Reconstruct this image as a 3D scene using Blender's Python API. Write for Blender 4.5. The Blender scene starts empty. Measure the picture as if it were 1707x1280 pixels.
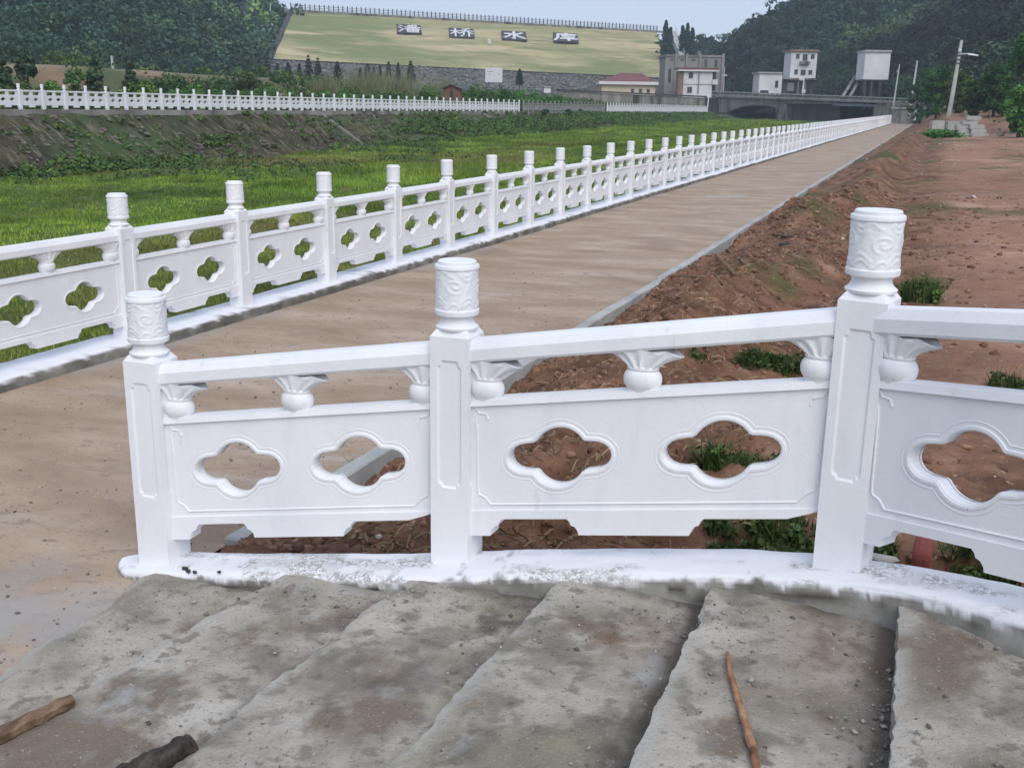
import bpy, bmesh, math, random
import numpy as np
from mathutils import Matrix, Vector
from mathutils.geometry import tessellate_polygon

random.seed(7)
rng = np.random.default_rng(11)
scene = bpy.context.scene
col = scene.collection

# ------------------------------------------------------------------ camera
CAM_F, CAM_YAW, CAM_PITCH, CAM_ROLL, CAM_Z = 1750.05, 0.36857, 0.26028, 0.014714, 2.033
_f = Vector((-math.sin(CAM_YAW) * math.cos(CAM_PITCH), math.cos(CAM_YAW) * math.cos(CAM_PITCH), -math.sin(CAM_PITCH)))
_r = Vector((math.cos(CAM_YAW), math.sin(CAM_YAW), 0))
_u = _r.cross(_f)
_c, _s = math.cos(CAM_ROLL), math.sin(CAM_ROLL)
R_, U_ = _c * _r + _s * _u, -_s * _r + _c * _u
cd = bpy.data.cameras.new('camera')
cam = bpy.data.objects.new('camera', cd)
col.objects.link(cam)
m = Matrix((R_, U_, -_f)).transposed().to_4x4()
m.translation = Vector((0, 0, CAM_Z))
cam.matrix_world = m
cd.sensor_width = 36
cd.lens = CAM_F / 1707 * 36
cd.clip_start = .05
cd.clip_end = 6000
scene.camera = cam


def ray(u, v):
    return R_ * ((u - 853.5) / CAM_F) + U_ * ((640 - v) / CAM_F) + _f


def at(u, v, D):            # a point of the place, D metres ahead
    return Vector((0, 0, CAM_Z)) + ray(u, v) * D


# ------------------------------------------------------------------ light
w = bpy.data.worlds.new('World')
scene.world = w
w.use_nodes = True
nt = w.node_tree
bg = nt.nodes['Background']
sky = nt.nodes.new('ShaderNodeTexSky')
sky.sky_type = 'NISHITA'
sky.sun_disc = False
sky.sun_elevation = math.radians(44)
sky.sun_rotation = math.radians(142)
sky.dust_density = 3
mx = nt.nodes.new('ShaderNodeMix')
mx.data_type = 'RGBA'
mx.inputs[0].default_value = .85
nt.links.new(sky.outputs[0], mx.inputs[6])
mx.inputs[7].default_value = (5.3, 6.15, 7.7, 1)          # even overcast
nt.links.new(mx.outputs[2], bg.inputs[0])
bg.inputs[1].default_value = .1
sd = bpy.data.lights.new('sun', 'SUN')
sd.energy = 1.5
sd.angle = math.radians(50)
sd.color = (1, .96, .9)
so = bpy.data.objects.new('sun', sd)
col.objects.link(so)
so.location = (0, 0, 80)
# sun_rotation 142 deg: behind the camera, to its right
el, az = math.radians(44), math.radians(142)
sdir = Vector((math.sin(az) * math.cos(el), math.cos(az) * math.cos(el), math.sin(el)))
so.rotation_euler = sdir.to_track_quat('Z', 'Y').to_euler()
scene.view_settings.view_transform = 'Standard'
scene.view_settings.look = 'None'
scene.view_settings.gamma = 1
scene.view_settings.exposure = 0.40


# ------------------------------------------------------------------ noise (numpy)
def vnoise(x, y, seed=0):
    x = np.asarray(x, float); y = np.asarray(y, float)
    xi = np.floor(x).astype(np.int64); yi = np.floor(y).astype(np.int64)
    fx = x - xi; fy = y - yi
    fx = fx * fx * (3 - 2 * fx); fy = fy * fy * (3 - 2 * fy)

    def h(a, b):
        n = (a * 374761393 + b * 668265263 + seed * 974634777) & 0x7fffffff
        n = ((n ^ (n >> 13)) * 1274126177) & 0x7fffffff
        return ((n ^ (n >> 16)) & 0xffff) / 65535.0
    return ((h(xi, yi) * (1 - fx) + h(xi + 1, yi) * fx) * (1 - fy) + (h(xi, yi + 1) * (1 - fx) + h(xi + 1, yi + 1) * fx) * fy) * 2 - 1


def fbm(x, y, seed=0, oct=4, gain=.5):
    a, f, o = 1., 1., 0.
    for i in range(oct):
        o = o + a * vnoise(np.asarray(x) * f, np.asarray(y) * f, seed + i * 17)
        a *= gain; f *= 2.03
    return o


def sstep(a, b, x):
    t = np.clip((np.asarray(x, float) - a) / (b - a), 0, 1)
    return t * t * (3 - 2 * t)


# ------------------------------------------------------------------ materials
def ramp(nt, stops):
    r = nt.nodes.new('ShaderNodeValToRGB')
    e = r.color_ramp.elements
    while len(e) < len(stops):
        e.new(.5)
    for i, (p, c) in enumerate(stops):
        e[i].position = p
        e[i].color = (c[0], c[1], c[2], 1)
    return r


def mat(name, stops, scale=3., detail=6, rough=.8, stretch=(1, 1, 1), bump=None, layers=(), attr=None, spec=.3, attr_mul=None, rot=0, post=(), post_attr=None):
    """stops: colour ramp over a world-space noise. layers: (stops-mask lo, hi, colour, scale, stretch) stains on top.
    attr: (attribute, colour) mix by a mesh attribute. bump: list of (scale, strength, distance)."""
    M = bpy.data.materials.new(name)
    M.use_nodes = True
    t = M.node_tree
    N, L = t.nodes, t.links
    b = N['Principled BSDF']
    b.inputs['Roughness'].default_value = rough
    b.inputs['Specular IOR Level'].default_value = spec
    g = N.new('ShaderNodeNewGeometry')

    def noise(sc, st, det=6, rgh=.6):
        mp = N.new('ShaderNodeMapping')
        mp.vector_type = 'TEXTURE'
        mp.inputs['Scale'].default_value = [1 / q for q in st]
        mp.inputs['Rotation'].default_value = (0, 0, rot)
        L.new(g.outputs['Position'], mp.inputs[0])
        n = N.new('ShaderNodeTexNoise')
        n.inputs['Scale'].default_value = sc
        n.inputs['Detail'].default_value = det
        n.inputs['Roughness'].default_value = rgh
        L.new(mp.outputs[0], n.inputs[0])
        return n.outputs[0]
    r = ramp(t, stops)
    L.new(noise(scale, stretch, detail), r.inputs[0])
    c = r.outputs[0]
    for (lo, hi, colr, sc, st) in layers:
        mr = N.new('ShaderNodeMapRange')
        mr.inputs[1].default_value = lo
        mr.inputs[2].default_value = hi
        L.new(noise(sc, st), mr.inputs[0])
        k = N.new('ShaderNodeMix')
        k.data_type = 'RGBA'
        L.new(mr.outputs[0], k.inputs[0])
        L.new(c, k.inputs[6])
        k.inputs[7].default_value = (*colr, 1)
        c = k.outputs[2]
    if attr:
        for an, colr in attr:
            a = N.new('ShaderNodeAttribute')
            a.attribute_name = an
            k = N.new('ShaderNodeMix')
            k.data_type = 'RGBA'
            L.new(a.outputs['Fac'], k.inputs[0])
            L.new(c, k.inputs[6])
            k.inputs[7].default_value = (*colr, 1)
            c = k.outputs[2]
    for (lo, hi, colr, sc, st) in post:          # stains that only show where post_attr is set
        mr = N.new('ShaderNodeMapRange')
        mr.inputs[1].default_value = lo
        mr.inputs[2].default_value = hi
        L.new(noise(sc, st), mr.inputs[0])
        a = N.new('ShaderNodeAttribute')
        a.attribute_name = post_attr
        mu = N.new('ShaderNodeMath')
        mu.operation = 'MULTIPLY'
        L.new(mr.outputs[0], mu.inputs[0])
        L.new(a.outputs['Fac'], mu.inputs[1])
        k = N.new('ShaderNodeMix')
        k.data_type = 'RGBA'
        L.new(mu.outputs[0], k.inputs[0])
        L.new(c, k.inputs[6])
        k.inputs[7].default_value = (*colr, 1)
        c = k.outputs[2]
    if attr_mul:
        a = N.new('ShaderNodeAttribute')
        a.attribute_name = attr_mul
        k = N.new('ShaderNodeMix')
        k.data_type = 'RGBA'
        k.blend_type = 'MULTIPLY'
        k.inputs[0].default_value = 1
        L.new(c, k.inputs[6])
        L.new(a.outputs['Color'], k.inputs[7])
        c = k.outputs[2]
    L.new(c, b.inputs['Base Color'])
    prev = None
    for (sc, st, di) in (bump or ()):
        bp = N.new('ShaderNodeBump')
        bp.inputs['Strength'].default_value = st
        bp.inputs['Distance'].default_value = di
        L.new(noise(sc, (1, 1, 1), 5), bp.inputs['Height'])
        if prev:
            L.new(prev, bp.inputs['Normal'])
        prev = bp.outputs[0]
    if prev:
        L.new(prev, b.inputs['Normal'])
    return M


def leafmat(name, dark, light, scale=.3, trans=.0):
    M = mat(name, [(.3, dark), (.7, light)], scale=scale, rough=.7, spec=.2, attr_mul='tint')
    return M


MT = {}
MT['paint'] = mat('white_paint', [(.3, (.75, .755, .79)), (.7, (.85, .85, .865))], scale=2.2, detail=9, stretch=(1, 1, .45), rough=.85, spec=.12, bump=[(14, .09, .02), (55, .12, .008), (190, .2, .004)],
                  layers=[(.56, .80, (.70, .705, .75), 4.5, (1.5, 1.5, .3)), (.66, .76, (.66, .655, .68), 9, (1.2, 1.2, .35)), (.735, .77, (.45, .43, .42), 42, (1, 1, .6))])
MT['paint_far'] = mat('white_paint_weathered', [(.3, (.76, .76, .80)), (.7, (.85, .85, .87))], scale=.8, rough=.6)
MT['raw_grey'] = mat('unpainted_cement', [(.3, (.24, .23, .22)), (.7, (.38, .37, .36))], scale=1.5, rough=.9)
MT['kerb_paint'] = mat('kerb_lime_paint', [(.32, (.13, .125, .11)), (.5, (.24, .23, .205)), (.68, (.34, .33, .30))], scale=5, detail=8, rough=.9,
                       attr=[('paint', (.80, .80, .83))], post=[(.47, .55, (.42, .41, .39), 45, (1, 1, 1)), (.52, .60, (.33, .32, .30), 110, (1, 1, 1)), (.5, .62, (.66, .66, .68), 9, (1, 1, 1))], post_attr='thin', bump=[(25, .22, .012), (110, .35, .006)])
MT['kerb_river'] = mat('river_kerb_cement', [(.3, (.07, .065, .055)), (.5, (.16, .15, .13)), (.7, (.30, .29, .26))], scale=3.5, detail=8, rough=.9,
                       attr=[('paint', (.79, .79, .83))], bump=[(25, .15, .01), (110, .3, .005)])
MT['kerb_stone'] = mat('kerb_stone_grey', [(.3, (.30, .30, .29)), (.7, (.47, .47, .46))], scale=2.5, rough=.85, bump=[(60, .3, .006)])
MT['path'] = mat('path_concrete', [(.3, (.275, .192, .132)), (.45, (.35, .255, .182)), (.58, (.41, .31, .228)), (.72, (.47, .38, .295))], scale=1.5, detail=10, stretch=(.6, 1.2, 1), rough=.8, attr=[('cement', (.34, .33, .325))],
                 layers=[(.56, .74, (.44, .375, .315), 1.3, (.3, 1.8, 1)), (.58, .74, (.25, .18, .135), .5, (.7, 1.1, 1)), (.63, .70, (.42, .40, .37), .5, (.6, .5, 1)), (.56, .64, (.30, .22, .17), 9, (.7, 1.2, 1)), (.62, .66, (.20, .145, .115), 40, (1, 1, 1)), (.64, .68, (.50, .43, .37), 48, (1, 1, 1)), (.72, .76, (.09, .065, .05), 16, (1, 1, 1))],
                 bump=[(8, .2, .02), (90, .35, .006)], rot=.12)
MT['step'] = mat('step_concrete', [(.30, (.19, .155, .118)), (.42, (.30, .262, .215)), (.53, (.42, .375, .32)), (.68, (.53, .49, .435))], scale=2.6, detail=12, rough=.85,
                 layers=[(.55, .62, (.21, .165, .125), 1.9, (1, .8, 1)), (.61, .65, (.15, .135, .115), 1.2, (1, .9, 1)), (.57, .66, (.33, .30, .20), 1.3, (1, 1, 1)), (.60, .72, (.30, .27, .19), 1.1, (1, 1, 1)), (.58, .70, (.42, .415, .405), 2.6, (1, .7, 1)), (.55, .63, (.24, .215, .18), 11, (1, 1, 1)), (.59, .67, (.23, .21, .18), 60, (1, 1, 1)), (.62, .68, (.42, .40, .37), 80, (1, 1, 1)), (.66, .70, (.10, .09, .075), 33, (1, 1, 1)), (.72, .75, (.56, .54, .51), 38, (1, 1, 1))],
                 attr=[('edge', (.47, .455, .42)), ('wet_dark', (.085, .072, .058)), ('rust', (.145, .088, .055))],
                 bump=[(12, .4, .02), (75, .8, .010), (220, .7, .005)])
MT['soil'] = mat('red_soil', [(.3, (.075, .036, .022)), (.45, (.16, .08, .048)), (.6, (.245, .132, .083)), (.72, (.34, .215, .145))], scale=2.2, detail=11, rough=.95,
                 layers=[(.58, .7, (.115, .085, .05), .7, (1, 1, 1)), (.60, .74, (.235, .13, .088), .35, (.6, 1.6, 1)), (.56, .68, (.105, .05, .032), .9, (.4, 1.5, 1)), (.63, .68, (.34, .27, .22), 16, (1, 1, 1))],
                 attr=[('dry', (.36, .20, .135)), ('weed', (.06, .085, .022))],
                 post=[(.56, .66, (.46, .30, .22), .55, (.35, 1.7, 1)), (.57, .68, (.19, .10, .066), 1.1, (.45, 1.3, 1)), (.60, .66, (.155, .08, .055), 5, (.7, 1.2, 1)), (.64, .68, (.50, .38, .30), 11, (1, 1, 1))], post_attr='dry',
                 bump=[(7, .6, .06), (40, .7, .025), (150, .5, .008)])
MT['clod'] = mat('soil_clods', [(.3, (.09, .043, .026)), (.5, (.185, .096, .06)), (.7, (.32, .20, .135))], scale=9, rough=.95, bump=[(60, .5, .01)], attr_mul='tint')
MT['pebble'] = mat('pebbles', [(.3, (.20, .18, .16)), (.7, (.42, .40, .37))], scale=20, rough=.9, attr_mul='tint')
MT['grass_ground'] = mat('meadow_ground', [(.3, (.055, .095, .014)), (.5, (.09, .145, .02)), (.7, (.14, .19, .03))], scale=.25, detail=10, rough=.95,
                         layers=[(.52, .66, (.15, .115, .045), .085, (1, .32, 1)), (.56, .68, (.04, .07, .018), .11, (1, .4, 1)), (.64, .76, (.035, .085, .03), .22, (1, .6, 1))], bump=[(3, .9, .25), (16, .8, .08)])
MT['blade'] = mat('grass_blades', [(.3, (.15, .25, .035)), (.5, (.235, .36, .05)), (.7, (.33, .43, .07))], scale=.22, detail=6, rough=.7, spec=.2,
                  layers=[(.52, .66, (.27, .21, .085), .085, (1, .32, 1)), (.56, .68, (.10, .18, .04), .11, (1, .4, 1)), (.60, .70, (.30, .27, .13), .5, (1, .6, 1)), (.64, .78, (.05, .13, .045), .22, (1, .6, 1))], attr_mul='tint')
MT['weed'] = leafmat('weed_leaves', (.04, .075, .02), (.09, .135, .04), 2)
MT['forest'] = mat('forest_leaves', [(.3, (.030, .056, .038)), (.5, (.045, .082, .046)), (.7, (.075, .12, .055))], scale=.035, detail=5, rough=.8, spec=.15, attr_mul='tint')
MT['hill'] = mat('hill_floor', [(.3, (.025, .045, .025)), (.7, (.05, .075, .04))], scale=.2, rough=1)
MT['cypress'] = leafmat('cypress_leaves', (.018, .034, .026), (.034, .056, .038), .4)
MT['pine'] = leafmat('pine_needles', (.028, .055, .03), (.06, .10, .048), .6)
MT['bush'] = leafmat('shrub_leaves', (.05, .10, .028), (.10, .17, .048), .35)
MT['reed'] = leafmat('reed_leaves', (.12, .16, .06), (.30, .29, .17), .5)
MT['trunk'] = mat('bark', [(.3, (.05, .038, .028)), (.7, (.10, .08, .06))], scale=8, rough=.95)
MT['bank'] = mat('far_bank_soil', [(.3, (.034, .028, .014)), (.45, (.062, .052, .024)), (.6, (.095, .08, .042)), (.72, (.17, .15, .105))], scale=.8, detail=9, rough=.95,
                 layers=[(.46, .60, (.06, .10, .03), .13, (1, 1, 1)), (.56, .70, (.11, .085, .025), .25, (1, .6, 1)), (.58, .66, (.03, .028, .018), 1.6, (1, 1, 1)), (.54, .64, (.19, .165, .125), 1.8, (.22, 1.5, .6)), (.55, .65, (.028, .026, .015), 1.2, (.2, 1.6, .6))], bump=[(2.2, .7, .2), (7, .9, .12), (25, .8, .05)])
MT['rubble'] = mat('rubble_stone', [(.3, (.07, .058, .048)), (.7, (.20, .175, .15))], scale=1.2, rough=.95, attr_mul='tint')
MT['plain'] = mat('left_plain', [(.3, (.06, .085, .03)), (.5, (.10, .105, .045)), (.7, (.21, .175, .10))], scale=.15, detail=9, rough=.95,
                  attr=[('red', (.28, .17, .12)), ('tan', (.30, .24, .15))], layers=[(.55, .7, (.035, .07, .02), .12, (1, 1, 1))], bump=[(2, .8, .3)])
MT['dam'] = mat('dam_turf', [(.32, (.25, .25, .105)), (.43, (.345, .315, .155)), (.53, (.45, .38, .21)), (.66, (.54, .45, .275))], scale=.05, detail=9, stretch=(.45, 1.2, 2.2), rough=.95, rot=.885,
                layers=[(.49, .60, (.20, .225, .09), .022, (.7, 1.2, 2.)), (.54, .66, (.52, .42, .26), .09, (.3, 1.2, 3)), (.56, .66, (.20, .20, .09), .22, (.22, 1.2, 3)), (.58, .66, (.30, .24, .15), .45, (.4, 1, 2))], bump=[(1.2, .4, .3)])
MT['riprap'] = mat('riprap_stone', [(.3, (.085, .085, .075)), (.5, (.15, .148, .132)), (.7, (.24, .235, .215))], scale=1.3, detail=8, rough=.95, bump=[(.8, 1, .6), (3, .8, .3)])
MT['rock'] = mat('riprap_rocks', [(.3, (.10, .10, .088)), (.7, (.21, .205, .188))], scale=.6, rough=.95, attr_mul='tint')
MT['conc_old'] = mat('old_concrete', [(.3, (.12, .115, .10)), (.5, (.23, .22, .195)), (.7, (.33, .32, .29))], scale=.5, detail=8, stretch=(1, 1, .35), rough=.95,
                     layers=[(.54, .66, (.045, .045, .04), .35, (1, 1, .3))])
MT['conc_dark'] = mat('damp_concrete', [(.3, (.035, .036, .04)), (.7, (.085, .085, .085))], scale=.4, stretch=(1, 1, .3), rough=.9)
MT['conc_pale'] = mat('pale_concrete', [(.3, (.33, .325, .31)), (.7, (.48, .475, .46))], scale=.7, rough=.9)
MT['blue_beam'] = mat('blue_grey_beam', [(.3, (.16, .17, .21)), (.7, (.24, .25, .29))], scale=.6, rough=.8)
MT['white_wall'] = mat('white_wall', [(.3, (.60, .59, .60)), (.7, (.78, .77, .78))], scale=.25, rough=.8, layers=[(.62, .75, (.48, .46, .45), .5, (1, 1, .2))])
MT['grey_wall'] = mat('grey_render', [(.3, (.21, .20, .185)), (.7, (.32, .31, .285))], scale=.35, stretch=(1, 1, .4), rough=.95)
MT['brick_red'] = mat('red_brickwork', [(.3, (.20, .12, .09)), (.7, (.30, .2, .15))], scale=.6, rough=.95)
MT['cream'] = mat('cream_wall', [(.3, (.60, .50, .36)), (.7, (.72, .62, .46))], scale=.4, rough=.85)
MT['red_roof'] = mat('red_roof', [(.3, (.15, .055, .06)), (.7, (.22, .09, .09))], scale=.7, rough=.85)
MT['glass'] = mat('dark_glass', [(.3, (.025, .03, .035)), (.7, (.05, .055, .06))], scale=1, rough=.25, spec=.5)
MT['frame'] = mat('window_frames', [(.3, (.20, .20, .20)), (.7, (.30, .30, .30))], scale=1, rough=.7)
MT['pole'] = mat('pole_concrete', [(.3, (.30, .31, .29)), (.7, (.42, .43, .40))], scale=1, rough=.9)
MT['dark_metal'] = mat('dark_metal', [(.3, (.05, .05, .055)), (.7, (.09, .09, .095))], scale=2, rough=.6)
MT['white_metal'] = mat('white_metal', [(.3, (.6, .6, .62)), (.7, (.75, .75, .77))], scale=2, rough=.5)
MT['slab_dark'] = mat('character_slab', [(.3, (.045, .04, .045)), (.7, (.075, .07, .075))], scale=.5, rough=.9)
MT['wood'] = mat('split_wood', [(.3, (.085, .05, .032)), (.5, (.20, .125, .08)), (.7, (.34, .235, .16))], scale=22, detail=8, stretch=(2.2, .35, 1), rough=.85, layers=[(.55, .7, (.06, .04, .03), 9, (1, .4, 1))], bump=[(60, .6, .006)])
MT['wood_red'] = mat('peeled_wood', [(.3, (.10, .045, .025)), (.5, (.33, .16, .085)), (.7, (.48, .30, .18))], scale=14, detail=8, stretch=(1, 1, 1), rough=.8, bump=[(60, .5, .005)])
MT['bark_dark'] = mat('wet_bark', [(.3, (.018, .014, .012)), (.5, (.05, .04, .034)), (.7, (.10, .085, .075))], scale=16, detail=8, stretch=(2.5, .5, 1), rough=.8, bump=[(50, .8, .008)])
MT['brick'] = mat('brick_piece', [(.3, (.19, .045, .04)), (.7, (.30, .085, .07))], scale=15, rough=.9, bump=[(90, .4, .004)])
MT['pale_stone'] = mat('pale_stone', [(.3, (.42, .40, .37)), (.7, (.60, .58, .55))], scale=9, rough=.9)
MT['straw'] = mat('dry_straw', [(.3, (.17, .115, .06)), (.7, (.32, .235, .135))], scale=4, rough=.9, attr_mul='tint')
MT['timber'] = mat('brown_timber', [(.3, (.13, .065, .045)), (.7, (.21, .115, .08))], scale=1.5, rough=.9)
MT['horizon'] = mat('far_fields', [(.3, (.04, .055, .02)), (.7, (.08, .09, .035))], scale=.02, rough=1)


# ------------------------------------------------------------------ mesh helpers
def link(name, me, parent=None):
    o = bpy.data.objects.new(name, me)
    col.objects.link(o)
    if parent:
        o.parent = parent
    return o


def tag(o, label=None, cat=None, group=None, kind=None):
    if label: o['label'] = label
    if cat: o['category'] = cat
    if group: o['group'] = group
    if kind: o['kind'] = kind
    return o


def empty(name, loc=(0, 0, 0), rz=0., label=None, cat=None, group=None):
    o = bpy.data.objects.new(name, None)
    col.objects.link(o)
    o.location = loc
    o.rotation_euler = (0, 0, rz)
    o.empty_display_size = .2
    return tag(o, label, cat, group)


class MB:
    def __init__(s):
        s.v, s.f = [], []

    def add(s, vs, fs):
        k = len(s.v)
        s.v += [tuple(p) for p in vs]
        s.f += [tuple(i + k for i in f) for f in fs]
        return s

    def box(s, x0, x1, y0, y1, z0, z1, tx=0., ty=0.):
        vs = [(x0, y0, z0), (x1, y0, z0), (x1, y1, z0), (x0, y1, z0), (x0 + tx, y0 + ty, z1), (x1 - tx, y0 + ty, z1), (x1 - tx, y1 - ty, z1), (x0 + tx, y1 - ty, z1)]
        return s.add(vs, [(3, 2, 1, 0), (4, 5, 6, 7), (0, 1, 5, 4), (1, 2, 6, 5), (2, 3, 7, 6), (3, 0, 4, 7)])

    def tube(s, pts, rad, n=8, cap=True):
        pts = [Vector(p) for p in pts]
        if not hasattr(rad, '__len__'): rad = [rad] * len(pts)
        vs, fs = [], []
        for i, p in enumerate(pts):
            d = (pts[min(i + 1, len(pts) - 1)] - pts[max(i - 1, 0)]).normalized()
            a = d.orthogonal().normalized() if abs(d.z) > .9 else d.cross(Vector((0, 0, 1))).normalized()
            b = d.cross(a)
            for k in range(n):
                t = 2 * math.pi * k / n
                vs.append(p + (a * math.cos(t) + b * math.sin(t)) * rad[i])
        for i in range(len(pts) - 1):
            for k in range(n):
                fs.append((i * n + k, i * n + (k + 1) % n, (i + 1) * n + (k + 1) % n, (i + 1) * n + k))
        if cap:
            fs.append(tuple(range(n))[::-1]); fs.append(tuple((len(pts) - 1) * n + k for k in range(n)))
        return s.add(vs, fs)

    def lathe(s, prof, n=24, c=(0, 0), sy=1.):
        vs, fs = [], []
        for r, z in prof:
            for k in range(n):
                t = 2 * math.pi * k / n
                vs.append((c[0] + r * math.cos(t), c[1] + r * math.sin(t) * sy, z))
        for i in range(len(prof) - 1):
            for k in range(n):
                fs.append((i * n + k, i * n + (k + 1) % n, (i + 1) * n + (k + 1) % n, (i + 1) * n + k))
        fs.append(tuple(range(n))[::-1]); fs.append(tuple((len(prof) - 1) * n + k for k in range(n)))
        return s.add(vs, fs)

    def poly_slab(s, outer, holes, y0, y1):
        """extrude an x-z polygon with holes between y0 (front) and y1"""
        loops = [outer] + list(holes)
        pts = [p for l in loops for p in l]
        n = len(pts)
        tris = tessellate_polygon([[Vector((p[0], p[1], 0)) for p in l] for l in loops])
        vs = [(p[0], y0, p[1]) for p in pts] + [(p[0], y1, p[1]) for p in pts]
        fs = []
        for t in tris:
            a, b, c = t
            A = (pts[b][0] - pts[a][0]) * (pts[c][1] - pts[a][1]) - (pts[b][1] - pts[a][1]) * (pts[c][0] - pts[a][0])
            if abs(A) < 1e-12: continue
            if A < 0: b, c = c, b
            fs.append((a, b, c)); fs.append((a + n, c + n, b + n))
        k = 0
        for l in loops:
            ar = sum(l[i][0] * l[(i + 1) % len(l)][1] - l[(i + 1) % len(l)][0] * l[i][1] for i in range(len(l)))
            for i in range(len(l)):
                j = (i + 1) % len(l)
                q = (k + i, k + i + n, k + j + n, k + j)
                fs.append(q[::-1] if (ar > 0) == (l is outer) and False else q)
            k += len(l)
        return s.add(vs, fs)

    def mesh(s, name, mt, smooth=False, recalc=False):
        me = bpy.data.meshes.new(name)
        me.from_pydata(s.v, [], s.f)
        if recalc:
            b = bmesh.new(); b.from_mesh(me); bmesh.ops.recalc_face_normals(b, faces=b.faces); b.to_mesh(me); b.free()
        me.materials.append(mt)
        if smooth:
            me.shade_smooth()
        return me

    def build(s, name, mt, parent=None, smooth=False, bevel=0., recalc=False):
        o = link(name, s.mesh(name, mt, smooth, recalc), parent)
        if bevel:
            bv = o.modifiers.new('bevel', 'BEVEL')
            bv.width = bevel; bv.segments = 2; bv.limit_method = 'ANGLE'; bv.angle_limit = .7
        return o


def npmesh(name, V, F, mt, smooth=False, attrs=None):
    """V (n,3), F (m,3 or 4) arrays; attrs {name: per-vertex float or rgb}"""
    V = np.ascontiguousarray(V, np.float32); F = np.ascontiguousarray(F, np.int32)
    me = bpy.data.meshes.new(name)
    k = F.shape[1]
    me.vertices.add(len(V)); me.vertices.foreach_set('co', V.ravel())
    me.loops.add(F.size); me.loops.foreach_set('vertex_index', F.ravel())
    me.polygons.add(len(F))
    me.polygons.foreach_set('loop_start', np.arange(0, F.size, k, dtype=np.int32))
    me.polygons.foreach_set('loop_total', np.full(len(F), k, np.int32))
    me.update(calc_edges=True)
    for an, a in (attrs or {}).items():
        a = np.asarray(a, np.float32)
        if a.ndim == 1:
            at_ = me.attributes.new(an, 'FLOAT', 'POINT'); at_.data.foreach_set('value', a)
        else:
            at_ = me.attributes.new(an, 'FLOAT_COLOR', 'POINT')
            at_.data.foreach_set('color', np.hstack([a, np.ones((len(a), 1), np.float32)]).ravel())
    me.materials.append(mt)
    if smooth:
        me.shade_smooth()
    return me


def grid_faces(nu, nv):
    i = np.arange(nu - 1)[:, None] * nv + np.arange(nv - 1)[None, :]
    return np.stack([i, i + nv, i + nv + 1, i + 1], -1).reshape(-1, 4)


def grid(name, X, Y, Z, mt, parent=None, smooth=True, attrs=None):
    nu, nv = X.shape
    V = np.stack([X, Y, Z], -1).reshape(-1, 3)
    at_ = {k: np.asarray(a).reshape(len(V), -1).squeeze() for k, a in (attrs or {}).items()}
    return link(name, npmesh(name, V, grid_faces(nu, nv), mt, smooth, at_), parent)


# leaf clouds: quads scattered on lumps ---------------------------------------
def leaf_cloud(C, Rr, N, size, tint, squash=.85, up=.35, jit=.35, flat=.0):
    """C (k,3) lump centres, Rr (k) radii, N leaves per lump, size (k); returns V, F, tint"""
    k = len(C)
    d = rng.normal(size=(k, N, 3)); d[..., 2] += .25
    d /= np.linalg.norm(d, axis=2, keepdims=True) + 1e-9
    rad = Rr[:, None] * (1 - jit * rng.random((k, N)) ** 1.5)
    P = C[:, None, :] + d * rad[..., None] * np.array([1, 1, squash])
    nrm = d + rng.normal(size=(k, N, 3)) * .45; nrm[..., 2] += up
    nrm /= np.linalg.norm(nrm, axis=2, keepdims=True) + 1e-9
    a = np.cross(nrm, rng.normal(size=(k, N, 3))); a /= np.linalg.norm(a, axis=2, keepdims=True) + 1e-9
    b = np.cross(nrm, a)
    sz = (np.asarray(size)[:, None] * (.55 + .9 * rng.random((k, N))))[..., None]
    q = np.stack([P - a * sz * .5 - b * sz * .28, P + a * sz * .1 - b * sz * .42, P + a * sz * .55 + b * sz * .06, P - a * sz * .12 + b * sz * .45], 2)
    V = q.reshape(-1, 3)
    F = np.arange(len(V)).reshape(-1, 4)
    T = np.repeat((np.asarray(tint)[:, None, :] * (.75 + .5 * rng.random((k, N)))[..., None]).reshape(-1, 3), 4, 0)
    return V, F, T


def blades(P, h, wd, per, spread, lean=.5, tint=(1, 1, 1)):
    """grass: per triangles around each point P (n,3)"""
    n = len(P); h = np.broadcast_to(np.asarray(h, float), (n,))
    a = rng.random((n, per)) * 2 * math.pi
    r = rng.random((n, per)) ** .6 * spread
    B = P[:, None, :] + np.stack([np.cos(a) * r, np.sin(a) * r, np.zeros_like(a)], -1)
    hh = h[:, None] * (.5 + .7 * rng.random((n, per)))
    t = rng.random((n, per)) * 2 * math.pi
    le = hh * lean * rng.random((n, per))
    tip = B + np.stack([np.cos(t) * le, np.sin(t) * le, hh], -1)
    s = rng.random((n, per)) * math.pi
    sv = np.stack([np.cos(s), np.sin(s), np.zeros_like(s)], -1) * (np.broadcast_to(np.asarray(wd, float), (n,))[:, None, None] * .5)
    V = np.stack([B - sv, B + sv, tip], 2).reshape(-1, 3)
    F = np.arange(len(V)).reshape(-1, 3)
    T = np.repeat((np.asarray(tint) * (.65 + .7 * rng.random((n, per)))[..., None]).reshape(-1, 3), 3, 0)
    return V, F, T


_ico = None


_octa = (np.array([(1, 0, 0), (-1, 0, 0), (0, 1, 0), (0, -1, 0), (0, 0, 1), (0, 0, -1.)]), np.array([(0, 2, 4), (2, 1, 4), (1, 3, 4), (3, 0, 4), (2, 0, 5), (1, 2, 5), (3, 1, 5), (0, 3, 5)]))


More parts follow.
